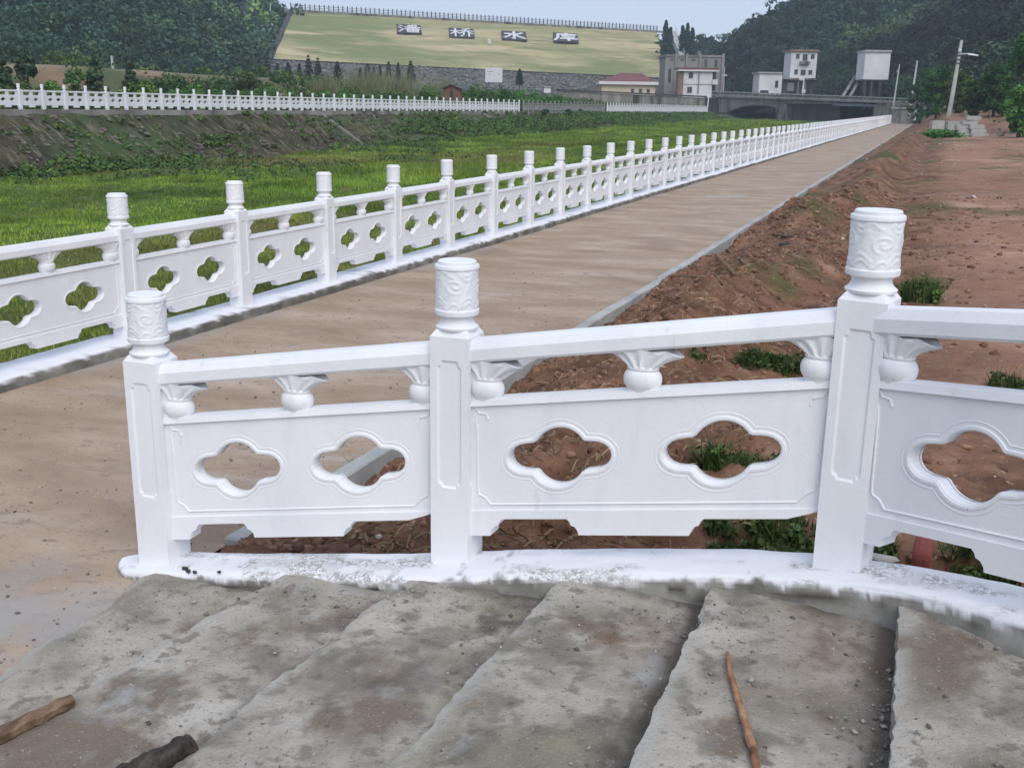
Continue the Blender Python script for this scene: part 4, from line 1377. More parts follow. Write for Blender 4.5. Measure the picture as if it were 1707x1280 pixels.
part(h, 'porch_wall', 'conc_dark', 1187.1, 119.5, 1195, 162, 2, 5)
part(h, 'drainpipe', 'frame', 1163.5, 119, 1165.5, 156, -.25, -.02)
part(h, 'string_course', 'frame', 1139, 140.6, 1187, 141.8, -.08, 0.01)
for r_ in ((1148, 121, 1155.5, 131), (1145.5, 145, 1153.6, 155.5)):
    window(h, *r_)
c = building('cream_building', (1003, 162), 262, 'cream coloured bungalow with a red hipped roof below the dam')
part(c, 'wall', 'cream', 1003, 139, 1092, 168, 0, 9)
x0, x1, z0, z1 = rect(c, 998, 136.5, 1097, 141.5)
MB().box(x0, x1, -1, 10, z0, z1).build('eave', MT['white_wall'], c)
xa, za = loc(c, 1034, 122, 4.5); xb, _ = loc(c, 1070, 122, 4.5)
rf = MB().add([(x0 + .8, -.6, z1), (x1 - .8, -.6, z1), (x1 - .8, 9.6, z1), (x0 + .8, 9.6, z1), (xa, 4.5, za), (xb, 4.5, za)], [(0, 1, 5, 4), (1, 2, 5), (2, 3, 4, 5), (3, 0, 4)])
rf.build('roof', MT['red_roof'], c)
for u in (1054.4, 1067.5, 1080.5):
    window(c, u - 2.8, 148.5, u + 2.8, 155.5, 0, 0)
# long retaining wall in front of the cream building
wl = building('retaining_wall', (930, 176), 222, 'long stained concrete retaining wall below the cream bungalow', yaw=CAM_YAW + .42, cat='wall')
for k_ in range(7):
    u0, u1 = 931 + k_ * 35, 931 + (k_ + 1) * 35 - .6
    mb = MB()
    (xa, za), (xb, zb) = loc(wl, u0, 152 + (u0 - 931) * .048), loc(wl, u1, 152 + (u1 - 931) * .048)
    (_, zc), (_, zd) = loc(wl, u0, 182), loc(wl, u1, 184)
    mb.add([(xa, 0, zc - 3), (xb, 0, zd - 3), (xb, 0, zb), (xa, 0, za), (xa, .8, zc - 3), (xb, .8, zd - 3), (xb, .8, zb), (xa, .8, za)], [(0, 1, 2, 3), (3, 2, 6, 7), (1, 5, 6, 2), (4, 0, 3, 7)])
    mb.build('panel', MT['conc_old'], wl)
xa, za = loc(wl, 930, 151.5); xb, zb = loc(wl, 1177, 163)
MB().add([(xa, -.3, za), (xb, -.3, zb), (xb, 1, zb), (xa, 1, za), (xa, -.3, za + .35), (xb, -.3, zb + .35), (xb, 1, zb + .35), (xa, 1, za + .35)], [(0, 1, 5, 4), (4, 5, 6, 7), (0, 4, 7, 3), (1, 2, 6, 5)]).build('coping', MT['conc_dark'], wl)
# white meter hut left of the wall
p = building('meter_box', (908, 154), 205, 'small white box hut at the left end of the stained retaining wall', cat='hut')
part(p, 'wall', 'white_wall', 907, 146, 918, 155, 0, 1.5)
part(p, 'roof', 'conc_pale', 906, 144.5, 919, 146, -.2, 1.7)
# huts and house on the right
p = building('flat_roofed_hut', (1265, 158), 256, 'white flat roofed hut left of the tall white house by the bridge')
part(p, 'wall', 'white_wall', 1265, 123, 1303, 162, 0, 7)
part(p, 'roof', 'conc_pale', 1264, 120.5, 1304.5, 123, -.35, 7.3)
part(p, 'door', 'glass', 1292, 135, 1297, 147, -.06, .02)
part(p, 'plinth_opening', 'glass', 1267, 151, 1281, 156, -.06, .02)
t = building('tall_white_house', (1318, 160), 264, 'tall white house with rows of windows in front of the wooded hill')
x0, x1, z0, z1 = rect(t, 1318, 86, 1361, 134)
MB().box(x0, x1, 0, 7, z0, z1).build('wall', MT['white_wall'], t)
part(t, 'roof', 'brick_red', 1318, 83, 1364, 86.6, -.5, 7.4)
part(t, 'ground_floor', 'conc_dark', 1304, 133, 1359, 162, .5, 7)
part(t, 'ledge', 'conc_old', 1303, 130.5, 1360, 133, -.8, 7)
for r_ in ((1327, 90, 1333, 98.5), (1338, 90.5, 1346, 102), (1351.7, 90.6, 1358, 99), (1324, 116, 1330, 124.5), (1334.6, 116.5, 1342.8, 126), (1347.5, 117, 1353.8, 125)):
    window(t, *r_)
part(t, 'balcony', 'conc_old', 1333, 103, 1349, 107.5, -.9, .02)
part(t, 'shopfront', 'frame', 1313, 138, 1324, 152, .38, .52)
for u in (1330, 1341, 1352):
    part(t, 'column', 'conc_old', u - 1, 134, u + 1, 158, -.3, .1)
# sluice gatehouse on legs
s = building('gatehouse', (1440, 162), 214, 'white windowless gatehouse on dark legs above the sluice')
x0, x1, z0, z1 = rect(s, 1441, 87, 1483, 133)
MB().box(x0, x1, 0, 5, z0, z1).build('wall', MT['white_wall'], s)
part(s, 'roof', 'conc_pale', 1442, 84, 1486, 87.3, -.3, 5.3)
for u in (1441.5, 1453, 1467):
    part(s, 'leg', 'conc_dark', u - 2.2, 133, u + 2.2, 166, .2, 1.0)
part(s, 'floor_beam', 'conc_dark', 1439, 132.5, 1476, 135.2, .1, 5)
part(s, 'sluice_wall', 'conc_dark', 1442, 140, 1470, 168, 2.5, 3.2)
for u0, u1, lb in ((1404.5, 1427, 'weathered sluice hoist beam leaning up the slope, left of the pair'), (1416.5, 1437.5, 'weathered sluice hoist beam leaning up the slope, next to the gatehouse')):
    p, q = at(u0, 161, 210), at(u1, 125, 222)
    e = MB().tube([Vector((0, 0, 0)), q - p], [.32, .32], 4).build('hoist_beam', MT['conc_old']); e.location = p
    tag(e, lb, 'beam')

# ------------------------------------------------------------------ the bridge
BO, BE = Vector((-47.6, 251.5, 0)), Vector((-8.5, 203, 0))
by = math.atan2(BE.y - BO.y, BE.x - BO.x)
br = empty('bridge', (BO.x, BO.y, bed_z(240)), by, 'old grey concrete bridge with a stained arch crossing the meadow behind the path', 'bridge')


def bp(u, v): return loc(br, u, v)


def bpoly(name, pts, y0, y1, mt):
    q = [bp(*p) for p in pts]
    a = sum(q[i][0] * q[(i + 1) % len(q)][1] - q[(i + 1) % len(q)][0] * q[i][1] for i in range(len(q)))
    if a < 0: q = q[::-1]
    MB().poly_slab(q, [], y0, y1).build(name, MT[mt], br, recalc=True)


bpoly('deck', [(1190, 159.5), (1535, 172), (1535, 174.5), (1190, 162.5)], -.6, 7, 'conc_old')
bpoly('girder', [(1196, 162.7), (1395, 170.5), (1395, 174), (1196, 172)], -.1, 6, 'conc_old')
bpoly('spandrel_wall', [(1198, 171.9), (1312, 173.8), (1312, 192), (1298, 192), (1296, 181), (1280, 177.3), (1262, 176.2), (1240, 178.2), (1222, 184), (1206, 193), (1198, 199)], -.05, 5.8, 'conc_old')
bpoly('arch_ring', [(1200, 196.5), (1218, 184.8), (1238, 177.6), (1262, 175.4), (1282, 176.8), (1296, 180.6), (1296, 182.2), (1281, 178.6), (1262, 177.2), (1239, 179.6), (1219, 187), (1203, 198)], -.25, 5.9, 'conc_dark')
bpoly('abutment', [(1182, 163), (1197, 163.5), (1198, 208), (1178, 208)], -1.2, 8, 'conc_dark')
bpoly('pier', [(1296, 181), (1313, 174), (1313, 214), (1297, 214)], -.4, 6, 'conc_old')
bpoly('infill_wall', [(1313, 174.2), (1393, 174.2), (1393, 212), (1313, 212)], .9, 5, 'conc_dark')
bpoly('beam', [(1390, 172.2), (1465, 174.6), (1465, 178.6), (1390, 176.6)], -.3, 1, 'blue_beam')
bpoly('stone_abutment', [(1459, 176), (1472, 168), (1535, 172.8), (1535, 205), (1455, 205)], -.2, 9, 'conc_old')
bpoly('weir_wall', [(1196, 188), (1300, 186), (1460, 180), (1460, 215), (1196, 215)], 7.5, 8.5, 'conc_dark')
# parapet: rail, sill and posts
bpoly('top_rail', [(1190, 152), (1535, 164.6), (1535, 166.2), (1190, 153.7)], -.5, -.2, 'conc_pale')
bpoly('sill', [(1190, 158.2), (1535, 170.6), (1535, 172.2), (1190, 159.8)], -.52, -.18, 'conc_pale')
for k_ in range(46):
    u = 1191 + k_ * 7.6
    x, z = bp(u, 152.6 + (u - 1190) * .0365); _, zz = bp(u, 159.2 + (u - 1190) * .036)
    MB().box(x - .16, x + .16, -.46, -.22, zz, z).build('baluster_post', MT['conc_old'], br)
bpoly('parapet_panel', [(1190, 154.5), (1480, 165), (1480, 169), (1190, 158.6)], -.3, -.26, 'conc_old')
# second arch rail behind the gatehouse side, then the stone wall where the path ends
sw = building('stone_wall', (1488, 203), 176, 'grey stone wall that closes the far end of the path', yaw=0., cat='wall')
part(sw, 'wall', 'conc_old', 1487, 182, 1524, 206, 0, 3)
part(sw, 'coping', 'conc_pale', 1486, 179.5, 1524.5, 182, -.2, 3.2)
part(sw, 'upper_wall', 'riprap', 1478, 170, 1526, 180, 1.2, 4)
part(sw, 'white_edging', 'white_wall', 1523.5, 182, 1528, 201, -.4, 0)

# ------------------------------------------------------------------ boards, hut, poles
nb = building('notice_board', (808, 140), 226, 'white notice board standing on the rubble foot of the dam', cat='sign')
part(nb, 'board', 'white_metal', 809, 113.5, 837.5, 137.5, 0, .25)
part(nb, 'text_line', 'frame', 812, 119.3, 822, 120.2, -.012, 0.01)
part(nb, 'text_line', 'frame', 812, 123.2, 819, 123.9, -.012, 0.01)
part(nb, 'mark', 'frame', 830, 122.8, 832, 125, -.012, 0.01)
for u in (814, 832):
    part(nb, 'leg', 'dark_metal', u - .7, 137.5, u + .7, 144, .05, .2)
hut = building('timber_shed', (736, 164), 111, 'little brown shed with a dark gable roof behind the far white balustrade', cat='shed')
x0, x1, z0, z1 = rect(hut, 739, 149, 768, 168)
xm, zm = loc(hut, 752, 141.5)
MB().add([(x0, 0, z0), (x1, 0, z0), (x1, 0, z1), (xm, 0, zm), (x0, 0, z1), (x0, 3, z0), (x1, 3, z0), (x1, 3, z1), (xm, 3, zm), (x0, 3, z1)], [(0, 1, 2, 3, 4), (5, 9, 8, 7, 6), (0, 4, 9, 5), (1, 6, 7, 2)]).build('wall', MT['timber'], hut)
xl, zl = loc(hut, 735, 148); xr, zr = loc(hut, 773, 149.5); zt = zm + .08
MB().add([(xl, -.25, zl), (xm, -.25, zt), (xr, -.25, zr), (xl, 3.3, zl), (xm, 3.3, zt), (xr, 3.3, zr), (xl, -.25, zl - .1), (xm, -.25, zt - .1), (xr, -.25, zr - .1)], [(0, 1, 4, 3), (1, 2, 5, 4), (0, 6, 7, 1), (1, 7, 8, 2)]).build('roof', MT['dark_metal'], hut)
part(hut, 'door', 'glass', 750, 153, 755, 166, -.04, .02)


def pole(name, u0, v0, u1, v1, D, r0, r1, label, mt='pole', cat='pole', down=1.5):
    a, b = at(u0, v0, D), at(u1, v1, D)
    e = empty(name, a, 0, label, cat)
    d = b - a
    MB().tube([-d.normalized() * down, Vector((0, 0, 0)), d], [r0, r0, r1], 10).build('shaft', MT[mt], e, True)
    return e, d


e, d = pole('utility_pole', 1582, 193, 1603, 68, 102, .24, .14, 'grey concrete utility pole with a street lamp arm in front of the right hillside')
for t_, hw in ((.80, .55), (.745, .42), (.695, .35)):
    c = d * t_
    MB().box(c.x - hw, c.x + hw, c.y - .22, c.y - .12, c.z - .05, c.z + .05).build('crossarm', MT['dark_metal'], e)
c = d * .82
MB().tube([c, c + Vector((.9, -.2, .02)), c + Vector((1.5, -.3, -.08))], [.06, .05, .05], 6).build('lamp_arm', MT['white_metal'], e)
lp = MB().box(-.5, .5, -.16, .16, -.06, .07, .08, .04).build('lamp_head', MT['white_metal'], e); lp.location = c + Vector((1.25, -.28, -.1)); lp.rotation_euler = (0, .12, 0)
MB().lathe([(.05, -.1), (.16, -.05), (.16, .12), (.06, .2)], 8).build('insulator', MT['white_metal'], e).location = c + Vector((0, -.25, .25))
e, d = pole('thin_pole', 1490, 171, 1499.5, 108, 168, .14, .09, 'thin pale pole by the right end of the bridge, nearer the gatehouse')
MB().box(d.x - .35, d.x + .1, d.y - .1, d.y, d.z - 1.2, d.z - .9).build('bracket', MT['pole'], e)
pole('thin_pole', 1517, 184, 1529, 102, 160, .2, .12, 'pale pole at the end of the path, right of the stone wall')
e, d = pole('camera_pole', 1338, 156, 1340, 131, 246, .14, .12, 'short white pole with a white camera box in front of the tall white house', 'white_metal')
MB().box(d.x - .9, d.x + .3, -.4, .3, d.z - .5, d.z + .1).build('camera_box', MT['white_metal'], e)
MB().box(-.2, .6, -.3, .3, .1, .9).build('control_box', MT['white_metal'], e)
pole('thin_pole', 188, 116, 186, 94, 120, .16, .13, 'short pale pole in front of the left wooded hillside')
pole('thin_pole', 449, 48, 451, 6, 292, .2, .14, 'pale mast among the trees at the left end of the dam')
e, d = pole('lamp_post', 1206, 152, 1208, 112, 262, .12, .08, 'thin lamp post at the right corner of the grey powerhouse')
MB().box(d.x, d.x + 1.0, -.15, .15, d.z - 2.2, d.z - 1.9).build('lamp_head', MT['white_metal'], e)
# overhead wire line is too faint to show

# ------------------------------------------------------------------ stacked concrete blocks beside the path
bm1 = MB().box(-.62, .62, -.25, .25, 0, .34).mesh('concrete_block', MT['conc_pale'])
b_ = bmesh.new(); b_.from_mesh(bm1); bmesh.ops.bevel(b_, geom=b_.edges[:], offset=.025, segments=1, affect='EDGES'); b_.to_mesh(bm1); b_.free()
base = at(1613, 229, 86)
bz = float(soil_z(base.x, base.y))
NAMES_ = {0: 'bottom', 1: 'second', 2: 'third', 3: 'fourth', 4: 'top'}
layers = [[(-.55, -.3, 0), (.78, -.35, .04), (-.3, .3, -.02), (.95, .28, .03)], [(-.35, 0, .03), (.72, .1, -.03)], [(-.42, .05, .0), (.55, .1, .05)], [(.0, .12, -.04)], [(.22, .15, .06)]]
SIDE = {0: 'front left', 1: 'front right', 2: 'rear left', 3: 'rear right'}
for l_, row in enumerate(layers):
    for i, (dx, dy, rz) in enumerate(row):
        o = put('concrete_block', bm1, None, (base.x + dx, base.y + dy, bz - .02 + l_ * .345), CAM_YAW + rz)
        lb = f'grey concrete block, {SIDE[i]} one in the bottom layer of the stack by the path' if l_ == 0 else (f'grey concrete block, {"left" if i == 0 else "right"} one in the {NAMES_[l_]} layer of the stack' if len(row) > 1 else f'grey concrete block lying as {"topmost" if l_ == 4 else "last but one"} layer of the stack by the path')
        tag(o, lb, 'concrete block', 'stacked concrete blocks')
base2 = at(1578, 208, 92)
bz2 = float(soil_z(base2.x, base2.y))
bm2 = MB().box(-.55, .55, -.3, .3, 0, .95).mesh('concrete_slab', MT['conc_pale'])
for i, (dx, mt_) in enumerate(((-.75, 'grey concrete slab standing left of the block stack, leftmost one'), (.5, 'grey concrete slab standing right behind the weeds, next to the block stack'))):
    o = put('concrete_slab', bm2, None, (base2.x + dx, base2.y, bz2 - .05), CAM_YAW + .05 * i)
    tag(o, mt_, 'concrete slab', 'standing slabs by the pole')
o = MB().box(-.35, .35, -.25, .25, 0, .7, .04, .03).build('brick_pile', MT['brick_red'], None, bevel=.03)
o.location = (base2.x + 1.6, base2.y + .1, bz2 - .05); o.rotation_euler = (0, 0, CAM_YAW)
tag(o, 'reddish block between the standing grey slabs and the stacked blocks', 'block')
# ================================================================== PLANTING
def ground_left(p):
    return float(plain_z(p.x, p.y))


def pine(u, vb, vt, D, wpx, label, bare=.45, group='young pines behind the far balustrade'):
    b = at(u, vb, D); b.z = ground_left(b) - .1
    top_ = at(u, vt, D)
    h = top_.z - b.z
    r = wpx / 2 / CAM_F * D
    e = empty('pine_tree', b, 0, label, 'tree', group)
    MB().tube([(0, 0, -.3), (.05, 0, h * .5), (0, 0, h * .97)], [.035 * h / 3 + .03, .03 * h / 3 + .02, .015], 6).build('trunk', MT['trunk'], e)
    C, Rr = [], []
    nt_ = 7
    for i in range(nt_):
        t = bare + (1 - bare) * i / (nt_ - 1)
        rr = r * (1.05 - .9 * (t - bare) / (1 - bare))
        for k in range(5 if i < nt_ - 1 else 1):
            if random.random() < .18: continue
            a = 6.28 * k / 5 + i * .9 + random.uniform(-.4, .4)
            q = rr * random.uniform(.45, .85)
            C.append((math.cos(a) * q, math.sin(a) * q, t * h + random.uniform(-.06, .06) * h)); Rr.append(rr * random.uniform(.30, .48) + .06)
    C = np.array(C); Rr = np.array(Rr)
    V, F, T = leaf_cloud(C, Rr, 60, np.full(len(C), .17 * h / 3), np.ones((len(C), 3)) * (.6 + .7 * rng.random((len(C), 1))), .75, .3)
    leafobj('crown', [(V, F, T)], MT['pine'], e)


for a in ((6, 150, 76, 66, 46, 'dark young pine at the left edge behind the far balustrade', .35), (47, 150, 84, 66, 44, 'flat topped thin pine in front of the red earth bank, second from the left edge', .62),
          (160, 152, 97, 68, 40, 'small dark pine standing before the pinkish earth bank', .3), (220, 152, 104, 70, 26, 'slender pine sapling right of the pinkish earth bank', .45)):
    pine(*a[:6], a[6])
for i, (u, vb, vt, w_, lb) in enumerate(((447, 140, 92, 20, 'tall dark fir at the corner of the wooded hill and the rubble slope'), (463, 138, 108, 12, 'thin fir right beside the wooded hill on the rubble slope'), (481, 134, 106, 17, 'broad fir on the rubble slope, first right of the hill corner'),
                                        (500, 134, 108, 11, 'narrow fir left of the tall pair of firs'), (515, 138, 95, 20, 'taller left fir of the pair below the dam turf'), (531, 138, 99, 18, 'right fir of the pair below the dam turf'),
                                        (563, 134, 105, 19, 'single pointed fir alone on the grey rubble between the groups'), (601, 140, 116, 10, 'small fir at the left of the reed thicket'), (613, 136, 108, 15, 'pointed fir rising over the left of the reed thicket'),
                                        (624, 140, 115, 9, 'low fir sapling among the reeds'), (634, 138, 112, 9, 'second low fir sapling among the reeds, further right'), (648, 134, 105, 11, 'fir rising over the middle of the reed thicket'), (664, 134, 107, 8, 'thin fir between two others over the reeds'), (685, 138, 104, 19, 'broad fir at the right of the reed thicket'),
                                        (866, 142, 117, 13, 'lone little fir right of the notice board on the rubble'))):
    D = 196
    b = at(u, vb, D)
    h = (vb - vt) / CAM_F * D; r = w_ / 2 / CAM_F * D
    e = empty('fir_tree', b, 0, lb, 'tree', 'young firs along the foot of the dam')
    MB().tube([(0, 0, -2.5), (0, 0, h * .95)], [.10, .02], 5).build('trunk', MT['trunk'], e)
    C, Rr = [], []
    for q in range(8):
        t = .12 + .85 * q / 7
        rr = r * (1 - t) ** .8 * 1.1 + .06
        for k in range(4):
            an = 1.57 * k + q * .8
            C.append((math.cos(an) * rr * .6, math.sin(an) * rr * .6, t * h)); Rr.append(rr * .55)
    C, Rr = np.array(C), np.array(Rr)
    V, F, T = leaf_cloud(C, Rr, 16, np.full(len(C), .34), np.ones((len(C), 3)) * (.55 + .6 * rng.random((len(C), 1))), .8, .3)
    leafobj('crown', [(V, F, T)], MT['cypress'], e)


def shrub(u, vb, vt, wpx, D, label, mt='bush', name='shrub', group=None, tint=(1, 1, 1), ground=True, leaf=.3, n=26):
    b = at(u, vb, D)
    if ground: b.z = min(ground_left(b), b.z + 2) - .1
    h = max(.5, at(u, vt, D).z - b.z); r = wpx / 2 / CAM_F * D
    e = empty(name, b, CAM_YAW, label, 'shrub', group)
    MB().tube([(0, 0, -.3), (.05, 0, h * .35), (.1, .05, h * .6)], [.06, .05, .02], 5).build('stem', MT['trunk'], e)
    k = int(14 + 5 * r)
    C = np.stack([rng.uniform(-.82, .82, k) * r, rng.uniform(-.5, .5, k) * min(r, 2.2), rng.uniform(.22, .80, k) * h], -1)
    C[:, 2] *= 1 - .35 * (np.abs(C[:, 0]) / r) ** 2
    Rr = np.minimum(r * .4, h * .3) * (.6 + .7 * rng.random(k))
    tn = np.array(tint) * (.6 + .75 * rng.random((k, 1)))
    V, F, T = leaf_cloud(C, Rr, n * 2, np.full(k, leaf), tn, .9)
    V[:, 2] = np.maximum(V[:, 2], -.2)
    leafobj('foliage', [(V, F, T)], MT[mt], e)


G = 'bushes behind the far balustrade'
for a in ((128, 150, 105, 36, 74, 'bright green bush climbing the red earth bank between two pines', (.9, 1.25, .9)), (20, 150, 128, 60, 64, 'low dark bush at the left edge behind the far balustrade', (.8, .9, .8)),
          (88, 152, 130, 46, 64, 'low green bush between the second pine and the climbing bush', (1.1, 1.2, .8)), (232, 155, 132, 60, 70, 'yellowish green bush below the slender sapling', (1.3, 1.25, .7)),
          (285, 156, 121, 78, 84, 'dark rounded bush right of the earth bank', (.55, .65, .6)), (350, 158, 124, 80, 88, 'wide dark bush in the middle of the hedge on the left', (.62, .7, .62)),
          (415, 160, 125, 80, 94, 'brownish dark bush at the right end of the left hedge', (.75, .68, .5)), (330, 158, 142, 110, 78, 'low bright green growth in front of the dark hedge', (1.1, 1.4, .9)),
          (470, 162, 128, 70, 104, 'dark bush below the first firs', (.55, .65, .55)), (525, 162, 126, 60, 108, 'dark green bush under the tall fir pair', (.6, .75, .6)),
          (450, 162, 146, 120, 92, 'low green growth right of the dark hedge', (1., 1.3, .85)), (575, 163, 138, 70, 108, 'green bush just left of the reed thicket', (.8, 1.0, .7)),
          (560, 164, 150, 120, 100, 'low bright green growth in front of the reeds', (.9, 1.25, .8)), (700, 165, 140, 70, 116, 'green bush at the right of the reeds next to the brown shed', (.95, 1.1, .7)),
          (660, 165, 148, 90, 108, 'green undergrowth below the reed plumes', (.75, 1.05, .7)), (790, 166, 141, 60, 122, 'leafy green bush just right of the brown shed', (.8, 1.0, .65)),
          (835, 167, 146, 80, 128, 'green bush mass on the slope right of the brown shed', (.75, 1.1, .7)), (880, 168, 150, 80, 134, 'bright green slope growth below the meter box', (.75, 1.3, .75)),
          (925, 169, 156, 60, 142, 'low bright green growth at the foot of the retaining wall', (.8, 1.35, .8))):
    shrub(*a[:5], a[5], tint=a[6], group=G, leaf=.17, n=60)
for a in ((610, 158, 122, 60, 112, 'tall pale reed clump, left one of the thicket'), (655, 158, 118, 70, 114, 'tallest pale reed clump in the middle of the thicket'), (540, 160, 132, 46, 104, 'small pale reed clump left of the thicket'), (730, 160, 134, 50, 120, 'reed clump by the brown shed')):
    u, vb, vt, wpx, D, lb = a
    b = at(u, vb, D); b.z = ground_left(b) - .1
    h = at(u, vt, D).z - b.z; r = wpx / 2 / CAM_F * D
    n = 90
    P = np.stack([rng.uniform(-1, 1, n) * r, rng.uniform(-1, 1, n) * r * .6, np.zeros(n)], -1)
    V, F, T = blades(P, h * (.75 + .4 * rng.random(n)), .09, 12, .35, .45)
    e = leafobj('reed_clump', [(V, F, T)], MT['reed']); e.location = b; e.rotation_euler = (0, 0, CAM_YAW)
    tag(e, lb, 'reeds', 'reed clumps behind the far balustrade')
# loose plants along the top edge of the far bank
for u, D, lb in ((910, 122, 'dark tuft at the foot of the unpainted balustrade, first from its left end'), (968, 140, 'dark tuft at the foot of the unpainted balustrade, near its right end'), (948, 132, 'small dark tuft at the middle of the unpainted balustrade')):
    shrub(u, 192, 180, 9, D, lb, tint=(.5, .7, .5), ground=False, leaf=.2, n=14)

n = 5200
x = rng.uniform(-70, -46.5, n); y = rng.uniform(30, 200, n)
ok = (fbm(x * .16, y * .09, 171) + .35 * (x > -53) + .25 * sstep(80, 110, y) > .12) & (rng.random(n) < np.where((x < -55.5) & (y < 88), .12, np.where(x < -60, .4, 1)))
x, y = x[ok], y[ok]; k = len(x)
C = np.stack([x, y, plain_z(x, y) + .2 + .5 * rng.random(k)], -1)
hue = rng.random((k, 1))
V, F, T = leaf_cloud(C, .30 + .55 * rng.random(k), 34, np.full(k, .19), np.hstack([.65 + .8 * hue, .75 + .5 * hue, .7 + 0 * hue]) * (.6 + .6 * rng.random((k, 1))), .85)
o = link('undergrowth', npmesh('undergrowth', V, F, MT['bush'], False, {'tint': T}))
tag(o, 'mixed weeds and brush covering the ground behind the far balustrade', 'brush', kind='stuff')

# ------------------------------------------------------------------ trees at the foot of the right hill
def broadleaf(u, vb, vt, wpx, D, label, tint, lean=0.):
    b = at(u, vb, D); b.z = float(soil_z(b.x, b.y)) - .2
    h = at(u, vt, D).z - b.z; r = wpx / 2 / CAM_F * D
    e = empty('broadleaf_tree', b, random.random() * 6, label, 'tree', 'trees at the foot of the right hillside')
    mb = MB().tube([(0, 0, -.5), (.1, .05, h * .3), (.0, .1, h * .75)], [.16, .12, .04], 7)
    for k in range(5):
        a = k * 1.3; z = h * (.25 + .1 * k)
        mb.tube([(0, 0, z), (math.cos(a) * r * .4, math.sin(a) * r * .4, z + h * .12), (math.cos(a) * r * .7, math.sin(a) * r * .7, z + h * .2)], [.07, .05, .02], 5)
    mb.build('trunk', MT['trunk'], e)
    k = 46
    an = rng.random(k) * 6.28; rr = r * np.sqrt(rng.random(k)) * .85; z = h * (.12 + .85 * rng.random(k))
    rr *= np.sin(np.clip(z / h * 2.7 + .35, 0, 3.0)) * .6 + .45
    C = np.stack([np.cos(an) * rr, np.sin(an) * rr, z], -1)
    V, F, T = leaf_cloud(C, r * (.20 + .16 * rng.random(k)), 130, np.full(k, .20), np.array(tint) * (.6 + .8 * rng.random((k, 1))), .8)
    leafobj('crown', [(V, F, T)], MT['bush'], e)


for a in ((1695, 208, 60, 80, 88, 'bright green tree at the right edge of the picture, tallest there', (.75, 1.05, .8)), (1700, 212, 140, 70, 78, 'lush green bush-like tree low at the right edge', (.85, 1.2, .75)),
          (1655, 205, 110, 60, 98, 'dark green tree between the utility pole and the right edge', (.42, .58, .5)), (1625, 203, 128, 55, 102, 'dark low tree just right of the utility pole', (.42, .55, .45)),
          (1560, 196, 110, 55, 118, 'mid green tree left of the utility pole', (.55, .8, .6)), (1592, 198, 120, 50, 112, 'brownish green tree behind the utility pole', (.75, .75, .5)),
          (1535, 190, 118, 45, 150, 'green tree behind the pale thin pole at the path end', (.5, .75, .55)), (1377, 152, 92, 26, 252, 'dark tree leaning over the right side of the tall white house', (.35, .45, .38)),
          (1398, 156, 112, 40, 244, 'dark tree between the tall white house and the sluice beams', (.4, .55, .45)), (1505, 176, 128, 46, 200, 'green tree behind the right end of the bridge', (.5, .75, .55))):
    broadleaf(*a[:5], a[5], a[6])

# ------------------------------------------------------------------ meadow grass
def scatter_view(n, x0, x1, y0, y1, zf, p=1.6):
    """points denser near the camera's distance"""
    out = []
    k = n * 6
    x = rng.uniform(x0, x1, k); y = rng.uniform(y0, y1, k)
    d = np.hypot(x, y)
    keep = rng.random(k) < (12 / np.maximum(d, 12)) ** p
    x, y = x[keep], y[keep]
    q = np.stack([x, y, np.zeros_like(x)], -1)
    dd = q @ np.array(_f); uu = 853.5 + CAM_F * (q @ np.array(R_)) / np.maximum(dd, .1)
    ok = (dd > 2) & (uu > -80) & (uu < 1790)
    x, y = x[ok][:n], y[ok][:n]
    return np.stack([x, y, zf(x, y)], -1)


P = scatter_view(80000, -42, -8, 5, 200, meadow_z, 1.15)
den = fbm(P[:, 0] * .3, P[:, 1] * .22, 121)
hgt = .72 * (.13 + .14 * sstep(.0, .8, den) + .20 * sstep(.35, .7, fbm(P[:, 0] * .12, P[:, 1] * .10, 122)))
dst = np.hypot(P[:, 0], P[:, 1])
tn = np.ones((len(P), 3)) * (.72 + .3 * vnoise(P[:, 0] * .5, P[:, 1] * .5, 123)[:, None] * .8)
V, F, T = blades(P, hgt * (1 + dst * .005), .009 + dst * .0008, 7, .16 + 0.0, .7, tn[:, None, :][:, 0:1, :].repeat(7, 1) if False else (1, 1, 1))
T = T * np.repeat(.75 + .35 * vnoise(P[:, 0] * .45, P[:, 1] * .45, 124), 21)[:, None]
o = link('meadow_grass', npmesh('meadow_grass', V, F, MT['blade'], False, {'tint': T}))
tag(o, 'bright green wild grass filling the river channel', 'grass', kind='stuff')
# taller weeds along the bank toe and on the bank
n = 14000
y = rng.uniform(16, 225, n); t = rng.random(n) ** 1.6
P = bank_pt(y, t); P[:, 2] += .02
msk = fbm(y * .09, t * 2.2, 125) + .55 * (t < .16) + .8 * sstep(85, 130, y) * (fbm(y * .07, t * 3, 126) > -.3)
msk = msk + .9 * (y < 36) - .30 * ((y > 42) & (y < 84) & (t > .12))
kp_ = (msk > .22) | (rng.random(n) < .05)
P = P[kp_]; y = y[kp_]
C = P + np.array([0, 0, .12]); k = len(C)
V, F, T = leaf_cloud(C, .16 + .26 * rng.random(k), 17, np.full(k, .125) + y * .0007, np.stack([.75 + .5 * rng.random(k)] * 3, -1) * np.stack([np.ones(k) * (.8 + .4 * rng.random(k)), np.ones(k) * .95, np.ones(k) * .7], -1), .7)
o = link('bank_weeds', npmesh('bank_weeds', V, F, MT['bush'], False, {'tint': T}))
tag(o, 'green weeds overgrowing the sloping far river bank', 'weeds', kind='stuff')
n = 900
y = rng.uniform(34, 75, n); x = rng.uniform(-41, -30, n) + 6 * (rng.random(n) - .5)
ok = fbm(x * .2, y * .13, 127) > .25
x, y = x[ok], y[ok]
